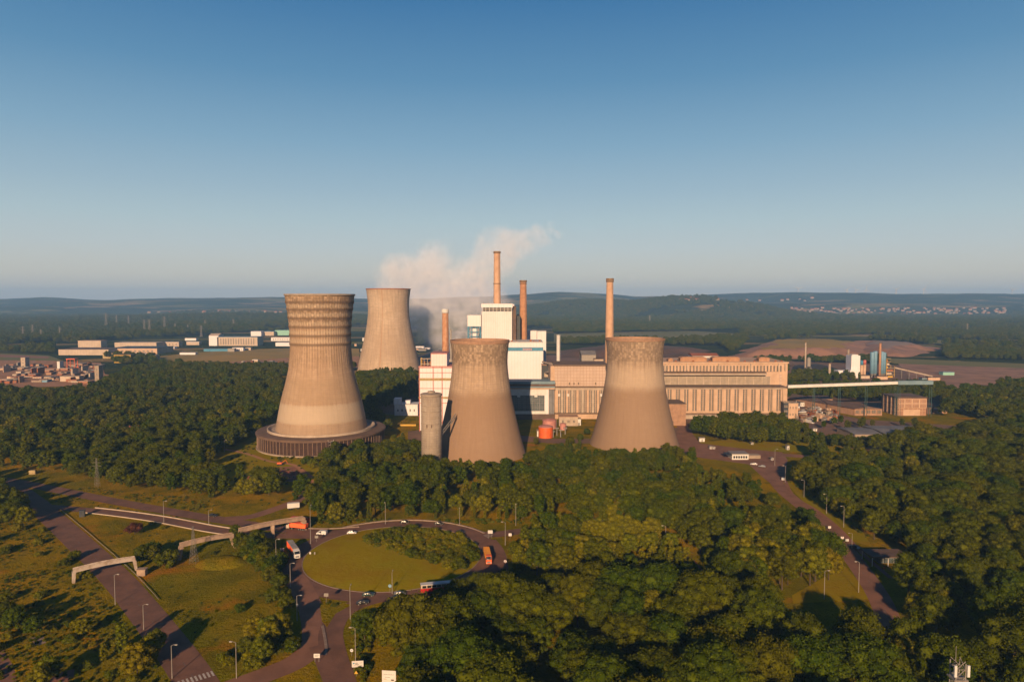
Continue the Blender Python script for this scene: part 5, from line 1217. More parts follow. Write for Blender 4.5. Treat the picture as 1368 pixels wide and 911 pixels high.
for a in [(154,808,767,0,'street lamp left of the diagonal road just below the lowest span'),(192,841,807,0,'street lamp at the left edge of the diagonal road, middle one'),(230,906,861,0,'street lamp at the left edge of the diagonal road, by the crosswalk'),
          (316,906,857,PI,'street lamp on the meadow wedge between the diagonal road and the southern exit'),(219,698,669,0,'street lamp between upper road and slip road, left one'),(279,700,681,0,'street lamp between upper road and slip road, by the black car'),
          (369,757,720,0,'street lamp in the scrub left of the orange-sided lorry'),(388,784,752,0,'street lamp at the west edge of the roundabout road'),(397,829,795,0,'street lamp with two small signs on the west verge of the southern exit'),
          (415,726,676,PI/2,'tall street lamp between the white van and the orange-sided lorry'),(468,828,783,PI/2,'street lamp on the splitter island south of the roundabout'),(475,884,838,PI,'street lamp above the white direction board'),
          (524,793,764,PI/2,'street lamp on the near rim of the roundabout lawn'),(515,700,670,-PI/2,'street lamp behind the roundabout at the wood edge, left one'),(614,702,677,-PI/2,'street lamp behind the roundabout at the wood edge, right one'),
          (689,702,672,-PI/2,'street lamp on the far side of the eastern exit'),(675,728,697,PI,'street lamp at the corner of the eastern exit near the amber lorry'),(889,732,702,PI,'street lamp beside the red path in the wood'),
          (823,790,762,0,'street lamp among the young trees below the red path'),(995,767,735,0,'street lamp in the yellowish trees left of the access road'),(1101,800,762,0,'lone street lamp on the lower left lawn of the access road'),
          (1147,791,750,PI,'street lamp at the shaded lower end of the access road'),(1104,686,660,PI,'third street lamp up the right side of the access road'),(1127,704,676,PI,'second street lamp up the right side of the access road'),
          (1074,664,641,PI,'fourth street lamp up the right side of the access road'),(1049,644,622,PI,'double street lamp by the kerb right of the gatehouse'),(1138,732,712,PI,'short street lamp by the dark bus shelter'),(300,604,588,0,'street lamp in the trees left of the ring building')]:
    lamp(*a)
lamp(1035, 622, 600, 0, 'street lamp near the lawn above the gatehouse car park')
def sign(px, pb, pt, w_, h_, m, lb, rz=0, shape='box', marks=None, name='road_sign'):
    x, y = G(px, pb); zt = PV(px, pt, y)[1]; t = thing(name, lb, 'sign', (x, y, 0), None, rz); mb = MB()
    if w_ > 1.6:
        for s in (-1, 1): p = MB(); p.bar((s*w_*.32, 0, 0), (s*w_*.32, 0, zt-.1), .08, 6); part('post', p, M['steel'], t, local=True)
    else: p = MB(); p.bar((0, 0, 0), (0, 0, zt-.1), .06, 6); part('post', p, M['steel'], t, local=True)
    if shape == 'box': mb.box(-w_/2, w_/2, -.14, -.085, zt-h_, zt)
    elif shape == 'round': mb.yprism([(math.cos(2*PI*k/20)*w_/2, zt-w_/2+math.sin(2*PI*k/20)*w_/2) for k in range(20)], -.14, -.085)
    else: mb.yprism([(-w_/2, zt-h_), (w_/2, zt-h_), (0, zt)], -.14, -.085)
    b = part('board', mb, m, t, local=True)
    if marks:
        for (x0, x1, z0_, z1_, mm) in marks:
            q = MB(); q.box(x0, x1, -.16, -.143, zt+z0_, zt+z1_); part('marking', q, M[mm], b, local=True)
    return t
sign(478, 897, 882, 3.4, 1.9, M['white_plain'], 'white direction board with small blue and dark marks right of the southern exit', .1, marks=[(-1.4, -.9, -.9, -.5, 'blue'), (-.7, .1, -.75, -.6, 'navy'), (-.7, .3, -1.1, -.95, 'navy'), (.5, 1.3, -.7, -.6, 'greyroof'), (-1.2, .2, -1.5, -1.4, 'greyroof')])
sign(476, 903, 895, 1.2, 1.0, M['yellow'], 'small amber triangular sign under the white direction board', 0, 'tri')
sign(482, 897, 890.5, .9, .7, M['pinkwhite'], 'tiny pale plate under the right corner of the white direction board', 0)
sign(470, 876, 866, 1.0, 1.0, M['white_plain'], 'small round white sign left of the white direction board', 0, 'round', marks=[(-.2, .2, -.6, -.4, 'blue')])
sign(520, 925, 895, 4.0, 3.6, M['white_plain'], 'large pale map board at the bottom edge between trees', -.1, marks=[(-1.5, 1.4, -1.2, -1.1, 'greyroof'), (-1.2, .3, -2.0, -1.9, 'greyroof'), (.6, 1.4, -2.9, -2.5, 'brownroof'), (-1.5, -.7, -2.6, -2.4, 'hall')], name='map_board')
sign(423.5, 884, 872.5, 1.9, 1.3, M['white_plain'], 'small white board on the grass triangle south of the roundabout', 0, marks=[(-.6, .6, -.5, -.4, 'navy'), (-.6, .3, -.9, -.8, 'navy')])
sign(396, 868, 859.5, 1.0, .8, M['pinkwhite'], 'small pale sign on the west verge of the southern exit', 0)
sign(436, 807, 792, 1.6, 1.2, M['steel'], 'back of a grey sign on the tip of the splitter island', 0)
sign(521, 792, 780, 1.3, 1.3, M['silo_blue'], 'pale blue round sign on the near rim of the roundabout lawn', 0, 'round', marks=[(-.3, .3, -.7, -.6, 'white_plain')])
sign(655, 719, 708, 2.2, 1.5, M['white_plain'], 'white sign on the small island of the eastern exit, left one', 0, marks=[(-.8, .8, -.7, -.6, 'navy')])
sign(681.5, 720, 712, 1.4, 1.3, M['pinkwhite'], 'white sign at the eastern exit, right one', 0)
sign(675, 756, 747.5, 1.2, 1.0, M['pinkwhite'], 'small pale sign in the shade right of the amber lorry', 0, 'round')
sign(423, 724, 715, 1.6, 1.2, M['grey'], 'grey sign at the roundabout edge under the white van', 0)
sign(377, 738, 732, 1.6, 1.4, M['pinkwhite'], 'pinkish sign beside the rear of the orange-sided lorry', .3)
sign(414.5, 742, 737, .7, .9, M['white_plain'], 'tiny white post sign on the left rim of the roundabout lawn', 0)
sign(420.5, 742, 737, .6, 1.0, M['steel'], 'tiny grey post on the left rim of the roundabout lawn', 0)
sign(397, 812, 806, .8, .8, M['white_plain'], 'small white plate west of the southern exit', 0)
for px, py, m_, lb in ((1125,722,'pinkwhite','pale sign at the fork of the access road, left one'),(1131.5,725,'white_plain','white sign at the fork of the access road, right one'),(1108,708,'white_plain','tiny white bollard sign in the middle of the access road'),(1146.5,735,'white_plain','white notice behind the bus shelter')):
    sign(px, py, py-5.5, 1.4, 1.1, M[m_], lb, 0)
# dark bus shelter by the access road
x, y = G(1180, 752); t = thing('shelter', 'dark roofed gate shelter in tree shade right of the access road', 'shelter', (x, y, 0))
mb = MB(); mb.box(x-7, x+9, y-4, y+5, 3.8, 4.3); part('roof', mb, M['brownroof'], t)
for i in (-6.6, 0, 8.6):
    for j in (-3.6, 4.6): mb = MB(); mb.bar((x+i, y+j, 0), (x+i, y+j, 3.8), .16); part('post', mb, M['white_plain'], t)
mb = MB(); mb.box(x-2, x+8, y, y+4, 0, 3); part('booth', mb, M['glass_blue'], t)
sign(1181, 762, 757, .7, .8, M['orange'], 'tiny orange lit-looking plate in front of the gate shelter', 0)

# ------------------------------------------------------------------ vehicles
def wheel(t, x, y, r, w_, side):
    mb = MB(); n = 16; P = [(math.cos(2*PI*k/n)*r, math.sin(2*PI*k/n)*r) for k in range(n)]
    mb.add([(x+a, y-w_/2, r+b) for a, b in P]+[(x+a, y+w_/2, r+b) for a, b in P], [tuple(range(n-1, -1, -1)), tuple(range(n, 2*n))]+[(i, (i+1) % n, n+(i+1) % n, n+i) for i in range(n)])
    o = part('wheel', mb, M['dark'], t, local=True); mb = MB(); yy = y+side*(w_/2+.01)
    mb.add([(x+a*.55, yy, r+b*.55) for a, b in P], [tuple(range(n))]); part('rim', mb, M['steel'], o, local=True)
def car(px, py, rz, m, lb, van=False):
    x, y = G(px, py); t = thing('van' if van else 'car', lb, 'van' if van else 'car', (x, y, .1), None, rz)
    L, W_, Hh = (4.9, 1.95, 2.0) if van else (4.4, 1.8, 1.45)
    if van: prof = [(-L/2, .35), (-L/2, 1.85), (-L/2+.15, 2.0), (L/2-1.5, 2.0), (L/2-.75, 1.15), (L/2-.05, .95), (L/2, .35)]
    else: prof = [(-L/2, .35), (-L/2-.02, .85), (-L/2+.45, .95), (-L/2+1.0, 1.4), (L/2-1.9, 1.45), (L/2-1.15, .98), (L/2-.15, .8), (L/2, .35)]
    mb = MB(); n = len(prof); k0 = [(a, -W_/2+(.12 if b > 1.2 else 0), b) for a, b in prof]; k1 = [(a, W_/2-(.12 if b > 1.2 else 0), b) for a, b in prof]
    mb.add(k0+k1, [tuple(range(n)), tuple(range(2*n-1, n-1, -1))]+[(i, n+i, n+(i+1) % n, (i+1) % n) for i in range(n)]); part('body', mb, M[m], t, local=True)
    for s in (-1, 1):
        mb = MB(); yy = s*(W_/2+.012); q = [(-.2, 1.2), (-.2, 1.75), (L/2-1.55, 1.8), (L/2-1.0, 1.2)] if van else [(-L/2+.85, .98), (-L/2+1.15, 1.33), (L/2-1.95, 1.37), (L/2-1.4, .98)]
        mb.add([(a, yy-s*(.1 if b > 1.3 else 0), b) for a, b in q], [(0, 1, 2, 3)]); part('side_window', mb, M['carglass'], t, local=True)
        mb = MB(); mb.box(L/2-.08, L/2+.02, s*W_*.36-.16, s*W_*.36+.16, .6, .76); part('headlight', mb, M['lamp_glass'], t, local=True)
        mb = MB(); mb.box(-L/2-.04, -L/2+.05, s*W_*.38-.12, s*W_*.38+.12, .65, .85); part('tail_light', mb, M['red'], t, local=True)
        for xx in (-L*.3, L*.31): wheel(t, xx, s*(W_/2-.08), .33, .2, s)
    a, b = ((L/2-1.48, 1.98), (L/2-.77, 1.2)) if van else ((L/2-1.88, 1.43), (L/2-1.17, 1.0)); mb = MB()
    mb.add([(a[0]+.03, -W_/2+.2, a[1]), (b[0]+.03, -W_/2+.14, b[1]), (b[0]+.03, W_/2-.14, b[1]), (a[0]+.03, W_/2-.2, a[1])], [(0, 1, 2, 3)]); part('windscreen', mb, M['carglass'], t, local=True)
    return t
car(430, 714, 2.95, 'carwhite', 'white van on the road north-west of the roundabout', True)
car(470, 713, .12, 'carwhite', 'white car behind the white van on the northern arm of the roundabout')
car(492, 796, .05, 'cargreen', 'dark green car on the near side of the roundabout, left one')
car(484, 807, .25, 'carblack', 'black car entering the roundabout from the southern exit')
car(534, 795, .10, 'carsilver', 'blue grey car on the near side of the roundabout, next to the lamp')
car(529, 801, .10, 'carblack', 'black car half hidden behind the trees next to the blue grey car')
car(615, 712, -.5, 'carblack', 'black car on the far right curve of the roundabout road')
car(284, 690, -.25, 'carblack', 'black car on the upper road above the slip road')
car(540, 699, .1, 'carblack', 'dark car on the far rim of the roundabout below the wood, left one')
car(586, 701, -.1, 'carblack', 'dark car on the far rim of the roundabout below the wood, right one')
car(1007, 621, 2.8, 'carwhite', 'white car parked on the forecourt beside the gatehouse')
car(1018, 624, 2.7, 'carsilver', 'silver car parked on the forecourt right of the white one')
car(1046, 641, 1.2, 'carwhite', 'white car parked at the kerb under the double street lamp')
car(1142, 732, 2.4, 'carblack', 'black car parked by the fork of the access road')
def lorry(px, py, rz, cabm, boxm, roofm, lb, Ltr=13.0, name='lorry', side2=None, tipper=False):
    x, y = G(px, py); t = thing(name, lb, 'lorry', (x, y, .1), None, rz); W_ = 2.5
    mb = MB(); prof = [(0, .5), (0, 3.5), (.3, 3.8), (1.7, 3.5), (2.35, 2.3), (2.45, .5)]
    n = len(prof); mb.add([(a, -1.22, b) for a, b in prof]+[(a, 1.22, b) for a, b in prof], [tuple(range(n)), tuple(range(2*n-1, n-1, -1))]+[(i, n+i, n+(i+1) % n, (i+1) % n) for i in range(n)]); cab = part('cab', mb, M[cabm], t, local=True)
    mb = MB(); mb.add([(1.78, -1.1, 3.38), (2.37, -1.1, 2.3), (2.37, 1.1, 2.3), (1.78, 1.1, 3.38)], [(0, 1, 2, 3)]); mb.v = [(a+.03, b, c+.02) for a, b, c in mb.v]; part('windscreen', mb, M['carglass'], cab, local=True)
    for s in (-1, 1):
        mb = MB(); mb.add([(.6, s*1.235, 2.1), (.6, s*1.235, 2.9), (1.6, s*1.235, 2.9), (2.1, s*1.235, 2.1)], [(0, 1, 2, 3)]); part('side_window', mb, M['carglass'], cab, local=True)
        mb = MB(); mb.box(2.4, 2.48, s*.85-.2, s*.85+.2, .8, 1.1); part('headlight', mb, M['lamp_glass'], cab, local=True)
        mb = MB(); mb.box(2.0, 2.15, s*1.45-.1, s*1.45+.1, 2.2, 3.0); part('mirror', mb, M['dark'], cab, local=True)
    mb = MB(); mb.box(2.46, 2.5, -.7, .7, .9, 1.6); part('grille', mb, M['greyroof'], cab, local=True)
    if tipper:
        mb = MB(); mb.add([(-Ltr, -1.25, 1.2), (-.5, -1.25, 1.2), (-.5, 1.25, 1.2), (-Ltr, 1.25, 1.2), (-Ltr-.3, -1.25, 3.1), (-.3, -1.25, 3.3), (-.3, 1.25, 3.3), (-Ltr-.3, 1.25, 3.1)], [(0,3,2,1),(4,5,6,7),(0,1,5,4),(1,2,6,5),(2,3,7,6),(3,0,4,7)])
        part('cargo_body', mb, M[boxm], t, local=True)
    else:
        mb = MB(); mb.box(-Ltr, -.5, -1.25, 1.25, 1.2, 3.9); bo = part('cargo_body', mb, M[roofm], t, local=True)
        for s in (-1, 1):
            mb = MB(); mb.box(-Ltr+.1, -.6, s*1.26-.008, s*1.26+.008, 1.25, 3.75); part('side_curtain', mb, M[boxm], bo, local=True)
    mb = MB(); mb.box(-Ltr+.2, 1.5, -.5, .5, .7, 1.1); part('chassis', mb, M['dark'], t, local=True)
    for xx in (1.2, -1.6, -Ltr+1.2, -Ltr+2.4, -Ltr+3.6):
        for s in (-1, 1): wheel(t, xx, s*1.05, .5, .32, s)
    return t
lorry(395.5, 745, -1.05, 'carwhite', 'tarp', 'trailer_roof', 'articulated lorry with orange side curtain and white cab entering the roundabout', 12.5)
lorry(388, 706, 2.85, 'beige', 'tarp', 'hall', 'cream-cabbed lorry with an orange load emerging under the upper concrete span', 9, tipper=True)
x, y = G(399, 703); mb = MB(); mb.rbox(x, y+3, 1.0, 10, 2.4, 2.4, -.3); mb.rbox(x, y+3, .1, 9, 2.0, .88, -.3); mb.rbox(x, y+3, 3.41, 9.6, 2.2, .2, -.3); solo('red_trailer', mb, M['red'], 'red trailer behind the orange load under the upper concrete span', 'trailer', (x, y, 0))
lorry(652.5, 752, -1.45, 'orange', 'truck_orange', 'truck_orange', 'amber tipper lorry leaving the roundabout on the right', 10.5, tipper=True)
# coach half hidden at the near right of the ring
x, y = G(583, 790); t = thing('coach', 'white-roofed coach with red sides half hidden by trees at the roundabout', 'coach', (x, y, .1), None, .22)
mb = MB(); mb.box(-6, 6, -1.25, 1.25, .6, 2.0); part('body', mb, M['red'], t, local=True)
mb = MB(); mb.box(-5.95, 5.95, -1.22, 1.22, 2.01, 3.2); part('upper_body', mb, M['beige'], t, local=True)
mb = MB(); mb.box(-6, 6, -1.25, 1.25, 3.21, 3.4); mb.box(1, 3, -.8, .8, 3.401, 3.6); part('roof', mb, M['white_plain'], t, local=True)
for s in (-1, 1):
    for k in range(6): mb = MB(); mb.box(-5.4+k*1.85, -3.9+k*1.85, s*1.235-.01, s*1.235+.01, 2.15, 3.05); part('window', mb, M['carglass'], t, local=True)
    for xx in (-3.6, 3.8): wheel(t, xx, s*1.1, .48, .3, s)
mb = MB(); mb.box(-6.03, -6.005, -1.1, 1.1, 1.9, 3.1); part('windscreen', mb, M['carglass'], t, local=True)
# digger on the lawn near the ring
x, y = G(374, 621); t = thing('digger', 'small orange digger on the lawn below the ring building', 'digger', (x, y, 0), None, .2)
mb = MB(); mb.box(-2, 2, -1.3, 1.3, 0, .8); part('tracks', mb, M['dark'], t, local=True)
mb = MB(); mb.box(-1.8, 1.2, -1.1, 1.1, .85, 1.9); part('body', mb, M['orange'], t, local=True)
mb = MB(); mb.box(.1, 1.2, .1, 1.1, 1.91, 2.9); part('cab', mb, M['carglass'], t, local=True)
mb = MB(); mb.bar((1.2, -.4, 1.4), (3.6, -.4, 3.4), .2); mb.bar((3.6, -.4, 3.4), (5.2, -.4, .8), .16); part('boom', mb, M['orange'], t, local=True)

# ------------------------------------------------------------------ steam
def steam(name, Y, blobs, dens, seed, pad=22, dy=45):
    C = []
    for px, py, r in blobs:
        x, z = PV(px, py, Y); C.append((x, z, r*Y/FPX*1.0))
    x0 = min(c[0]-c[2] for c in C)-pad; x1 = max(c[0]+c[2] for c in C)+pad; z0 = min(c[1]-c[2] for c in C)-pad; z1 = max(c[1]+c[2] for c in C)+pad
    z0 = max(z0, 8)
    m, t, b = nodes(name); t.nodes.remove(b); co = N(t, 'ShaderNodeTexCoord').outputs['Object']
    nz = N(t, 'ShaderNodeTexNoise', {'Vector': co, 'Scale': .017, 'Detail': 3, 'Roughness': .6}); nz.inputs['Distortion'].default_value = .4
    dv = N(t, 'ShaderNodeVectorMath', {0: nz.outputs['Color'], 1: (.5, .5, .5)}, operation='SUBTRACT'); dv2 = N(t, 'ShaderNodeVectorMath', {0: dv.outputs[0], 1: (75, 60, 75)}, operation='MULTIPLY')
    p = N(t, 'ShaderNodeVectorMath', {0: co, 1: dv2.outputs[0]}, operation='ADD').outputs[0]
    acc = None
    for i, (x, z, r) in enumerate(C):
        d = N(t, 'ShaderNodeVectorMath', {0: p, 1: (x, (i*37 % 19-9)*1.2, z-100)}, operation='DISTANCE').outputs['Value']
        v = N(t, 'ShaderNodeMapRange', {0: d, 1: r*1.4, 2: r*.25}); v.interpolation_type = 'SMOOTHSTEP'
        acc = v.outputs[0] if acc is None else math_(t, 'MAXIMUM', acc, v.outputs[0])
    fn = N(t, 'ShaderNodeTexNoise', {'Vector': co, 'Scale': .06, 'Detail': 3, 'Roughness': .65}).outputs[0]
    dn = math_(t, 'MULTIPLY', acc, math_(t, 'ADD', math_(t, 'MULTIPLY', ramp(t, fn, .3, .65), .85), .15))
    pv = N(t, 'ShaderNodeVolumePrincipled', {'Density': math_(t, 'MULTIPLY', dn, dens)}); pv.inputs['Color'].default_value = (.82, .83, .90, 1); pv.inputs['Anisotropy'].default_value = -.2
    t.links.new(pv.outputs[0], t.nodes['Material Output'].inputs['Volume'])
    mb = MB(); mb.box(x0, x1, -dy, dy, z0-100, z1-100); me = mesh(name, mb, m); o = bpy.data.objects.new(name, me); o.location = (0, Y, 100); link(o); return tag(o, kind='stuff')
steam('smoke', 1230, [(550,372,30),(575,366,34),(600,385,34),(560,398,32),(590,412,36),(555,425,28),(580,440,30),(612,420,32),(612,445,28),(634,395,32),(636,368,28),(652,344,25),(678,330,23),(700,321,18),(722,315,14),(742,308,8),(668,352,18),(655,420,26),(526,388,24),(520,368,20),(512,380,14)], .023, 1, 130)

far_block(1260,1275,497.5,501.5,'mint','bluegrey','small pale green shed on the bare land right of the ochre conveyor',10, name='machine_shed')

# ------------------------------------------------------------------ woods
big = {'oak1': 3, 'oak3': 3, 'oak2': 2, 'oak4': 2, 'beech': 2, 'ash': 1.5, 'maple': .6}
mid = {'oak2': 2, 'beech': 3, 'ash': 2.5, 'oak4': 1.5, 'poplar': 1.2, 'maple': 1, 'birch': .8}
young = {'maple': 2, 'birch': 3, 'beech': 1.2, 'poplar': 1.5, 'scrub': 1, 'bush': 1}
bushy = {'bush': 2, 'scrub': 2}
region([(-300,528),(60,531),(130,527),(150,512),(230,504),(345,504),(376,510),(372,560),(338,588),(290,612),(262,640),(300,655),(400,664),(395,671),(300,668),(230,664),(150,652),(60,632),(-60,612),(-300,600)], 9.5, mid, .72, 1.02, 'in the wood west of the ringed cooling tower')
region([(478,512),(556,520),(560,535),(520,545),(500,556),(520,575),(490,585),(478,560)], 9.5, mid, .75, 1.0, 'in the dark clump between the two western cooling towers')
region([(448,604),(480,598),(530,588),(560,600),(560,634),(480,640),(440,655),(420,640)], 9, mid, .55, .85, 'at the foot of the ringed cooling tower')
region([(700,618),(790,616),(908,612),(940,622),(900,632),(790,634),(720,642)], 7.5, mid, .6, .8, 'at the feet of the front cooling towers', 0)
region([(575,628),(620,630),(700,628),(720,640),(560,646)], 7.5, mid, .5, .7, 'at the feet of the front cooling towers', 0)
region([(480,498),(560,502),(556,512),(478,508)], 9, mid, .6, .8, 'in the dark clump between the two western cooling towers')
region([(398,612),(440,612),(470,618),(465,628),(410,624)], 7, bushy, .9, 1.5, 'on the lawn in front of the tower ring')
region([(405,703),(402,672),(440,652),(480,640),(560,643),(640,645),(720,640),(790,630),(900,628),(962,644),(1012,662),(1062,694),(1105,735),(1112,778),(1065,792),(960,792),(940,765),(870,716),(760,697),(700,695),(600,693),(540,693)], 9.6, mid, .66, .95, 'in the belt of wood before the front cooling towers', .3)
region([(440,700),(540,693),(600,693),(700,696),(700,690),(440,694)], 5, young, .35, .55, 'along the foot of the belt of wood', .3)
region([(705,722),(760,712),(840,708),(880,722),(930,768),(955,800),(800,790),(690,765)], 6.8, young, .62, .9, 'in the young growth beside the red path', .6)
region([(1000,700),(1105,735),(1112,778),(1065,792),(980,785)], 8, {'maple': 3, 'birch': 1, 'oak4': 1}, .9, 1.15, 'in the yellowish group by the access road', .6)
region([(500,895),(540,882),(580,866),(620,850),(655,832),(690,810),(960,808),(1040,838),(1100,868),(1180,868),(1215,845),(1400,830),(1400,1100),(1500,1700),(380,1700),(500,1100)], 12.6, big, .86, 1.22, 'in the old wood along the bottom')
region([(492,852),(520,843),(560,836),(600,814),(655,802),(690,806),(655,830),(620,850),(580,865),(540,880),(500,890)], 7, mid, .42, .6, 'between the roundabout and the old wood', .5)
region([(486,850),(500,860),(500,1000),(486,1000)], 6.5, young, .55, .8, 'along the wood edge beside the southern exit', .5)
region([(1074,660),(1100,676),(1152,716),(1200,730),(1212,762),(1200,800),(1225,850),(1600,850),(1600,600),(1368,562),(1290,586),(1180,602),(1110,616),(1076,630)], 11, big, .75, 1.05, 'in the large wood right of the access road')
for px in (1068, 1076, 1090, 1098, 1112, 1122, 1130, 1150, 1165, 1205, 1222, 1236, 1150):
    x, y = G(px+rng.uniform(-3, 3), rng.uniform(566, 578)); TREES.append((x, y, 'ash' if px % 4 else 'beech', rng.uniform(.4, .62), 'near the brick hall yard'))
region([(922,576),(1058,580),(1062,598),(1000,597),(940,588)], 8.5, mid, .9, 1.2, 'in front of the long concrete hall', .6)
region([(1062,575),(1110,590),(1180,592),(1290,586),(1290,592),(1180,604),(1110,600),(1062,592)], 7.5, mid, .4, .6, 'near the brick hall yard', .6)
region([(705,610),(745,600),(780,598),(790,625),(720,632),(700,618)], 7.5, mid, .38, .58, 'between the two front cooling towers', .6)
region([(1055,520),(1170,515),(1260,520),(1260,535),(1180,538),(1055,532)], 9, mid, .6, .8, 'beneath the white conveyor bridge')
region([(1060,512),(1150,508),(1110,500),(1060,503)], 9, mid, .6, .8, 'beneath the white conveyor bridge')
region([(1290,560),(1280,545),(1340,520),(1500,515),(1700,560),(1368,562)], 10, mid, .8, 1.0, 'in the large wood right of the access road')
# roundabout, verges, scrub on the left
region([(478,724),(500,714),(540,708),(600,708),(626,722),(636,740),(634,758),(612,762),(560,750),(510,735)], 3.8, {'bush': 3, 'scrub': 3}, .6, 1.05, 'on the far half of the roundabout island', .3)
region([(676,750),(700,724),(720,720),(720,760),(676,785)], 5, young, .4, .6, 'at the eastern exit of the roundabout', .4)
region([(318,716),(345,722),(372,745),(378,780),(388,812),(378,830),(362,800),(350,765),(325,745)], 5, {'bush': 3, 'scrub': 2, 'maple': .4}, .7, 1.2, 'in the scrub strip west of the roundabout', .5)
region([(275,888),(310,872),(365,852),(398,850),(385,872),(350,888),(292,905)], 6, {'bush': 2, 'scrub': 2, 'maple': .6}, .7, 1.15, 'on the wedge of meadow between the two bottom roads', .5)
region([(-60,640),(-10,655),(22,672),(50,705),(20,708),(-60,700)], 8, mid, .6, .8, 'on the left edge above the meadow', .7)
region([(-80,800),(-10,790),(70,800),(150,822),(205,868),(222,940),(-80,1000)], 7, {'bush': 4, 'scrub': 4, 'maple': .5, 'birch': .6}, .4, .85, 'in the scrubland left of the diagonal road', .5, .62)
region([(60,700),(130,760),(190,830),(170,830),(90,760),(30,740),(-60,740),(-60,700)], 7, bushy, .5, 1.0, 'on the rough meadow beside the diagonal road', .5, .3)
region([(150,690),(300,715),(330,760),(375,820),(260,850),(150,740)], 12, bushy, .35, .7, 'scattered over the central meadow', .5, .22)
region([(100,655),(300,683),(300,689),(100,662)], 9, bushy, .4, .8, 'on the verge of the upper road', .5, .5)
region([(340,858),(400,842),(408,862),(370,880)], 5, {'maple': 2, 'bush': 2}, .6, .8, 'beside the white sign south of the roundabout', .4)
for px, py, k, s in [(588,818,'beech',.6),(606,812,'ash',.62),(622,810,'oak2',.7),(640,808,'oak1',.72),(660,803,'ash',.68),(680,800,'oak2',.75),(612,822,'oak4',.7),(648,820,'beech',.75),(672,815,'oak1',.75),(190,752,'oak2',.52),(205,750,'beech',.5),(222,756,'bush',1.5),(202,742,'bush',1.4),(315,712,'bush',.9),(350,884,'maple',.62),(200,888,'maple',.72),(184,905,'maple',.8),(20,846,'beech',.62),(8,836,'oak2',.55),
                     (45,852,'beech',.5),(210,870,'maple',.55),(716,596,'ash',.42),(762,596,'oak2',.5),(775,590,'beech',.45),(784,582,'oak2',.42),(735,698,'poplar',.8),(722,716,'poplar',.95),(812,700,'poplar',1.1),(340,741,'oak2',.4),(395,668,'poplar',.7),(1092,612,'oak1',.85),(1080,640,'oak1',.85)]:
    x, y = G(px, py); TREES.append((x, y, k, s, 'standing alone'))
SOLO = {(180,714,'crimson',1.0): 'small dark crimson tree alone on the meadow above the concrete spans'}
for (px, py, k, s), lb in SOLO.items(): x, y = G(px, py); inst_tree(k, x, y, s, lb)
TREES = [t for t in TREES if not (t[1] < 206 and 462 < project(t[0], t[1], 0)[0] < 548)]
def score(t):
    x, y, k, s, ph = t; h = SPEC[k][1]*s; r = SPEC[k][2]*s
    if y < 60: return -1
    px, py = project(x, y, h*.75)
    if not (-10 < px < 1378 and py < 915): return -1
    return h*r*1e6/(x*x+y*y)
sc_ = sorted(TREES, key=score, reverse=True)
NT = 285
things_, rest = [t for t in sc_[:NT]], sc_[NT:]
for k in KEYS:
    if k == 'crimson': continue
    if sum(t[2] == k for t in things_) < 6:
        ex = [t for t in rest if t[2] == k][:8]; things_ += ex; rest = [t for t in rest if t not in ex]
seen_phr = {}
for i, (x, y, k, s, ph) in enumerate(things_):
    if k in NAME and k in ('bush', 'scrub'): noun = 'bush'
    else: noun = 'tree'
    if ph == 'standing alone': ph = 'standing apart from the closed woods'
    lb = f'{LOOK[k]} {noun} {ph}'
    inst_tree(k, x, y, s, lb, f'{LOOK[k]} {noun}s {ph}')
for k in KEYS:
    if k not in PROTO:
        print('PROTO MISSING', k)
USED = [k for k in KEYS if k in PROTO]
# the rest of the woods: one mesh of points that grows a crown on every point
def scatter(name, pts, kind='stuff'):
    """pts: list of (x, y, z, crown index, scale, turn)"""
    A = np.array(pts, float); me = bpy.data.meshes.new(name); me.vertices.add(len(A)); me.vertices.foreach_set('co', A[:, :3].astype('f').ravel())
    for nm, col, ty in (('pick', 3, 'INT'), ('size', 4, 'FLOAT'), ('turn', 5, 'FLOAT')):
        at = me.attributes.new(nm, ty, 'POINT'); at.data.foreach_set('value', A[:, col].astype('i' if ty == 'INT' else 'f'))
    me.update(); o = link(bpy.data.objects.new(name, me)); tag(o, kind=kind)
    ng = bpy.data.node_groups.new(name, 'GeometryNodeTree'); ng.interface.new_socket('Geometry', in_out='INPUT', socket_type='NodeSocketGeometry'); ng.interface.new_socket('Geometry', in_out='OUTPUT', socket_type='NodeSocketGeometry')
    nn = ng.nodes; gi = nn.new('NodeGroupInput'); go = nn.new('NodeGroupOutput'); ip = nn.new('GeometryNodeInstanceOnPoints'); g2 = nn.new('GeometryNodeJoinGeometry')
    for k in reversed(USED):
        oi = nn.new('GeometryNodeObjectInfo'); oi.inputs[0].default_value = PROTO[k][1]; oi.transform_space = 'ORIGINAL'
        if 'As Instance' in oi.inputs: oi.inputs['As Instance'].default_value = False
        ti = nn.new('GeometryNodeGeometryToInstance'); ng.links.new(oi.outputs['Geometry'], ti.inputs[0]); ng.links.new(ti.outputs[0], g2.inputs[0])
    def named(nm, ty):
        a = nn.new('GeometryNodeInputNamedAttribute'); a.data_type = ty; a.inputs[0].default_value = nm; return a.outputs[0]
    cx = nn.new('ShaderNodeCombineXYZ'); ng.links.new(named('turn', 'FLOAT'), cx.inputs[2])
    ng.links.new(gi.outputs[0], ip.inputs['Points']); ng.links.new(g2.outputs[0], ip.inputs['Instance']); ip.inputs['Pick Instance'].default_value = True
    ng.links.new(named('pick', 'INT'), ip.inputs['Instance Index']); ng.links.new(cx.outputs[0], ip.inputs['Rotation']); ng.links.new(named('size', 'FLOAT'), ip.inputs['Scale'])
    ng.links.new(ip.outputs[0], go.inputs[0])
    md = o.modifiers.new('grow', 'NODES'); md.node_group = ng; return o
ki = {k: i for i, k in enumerate(USED)}
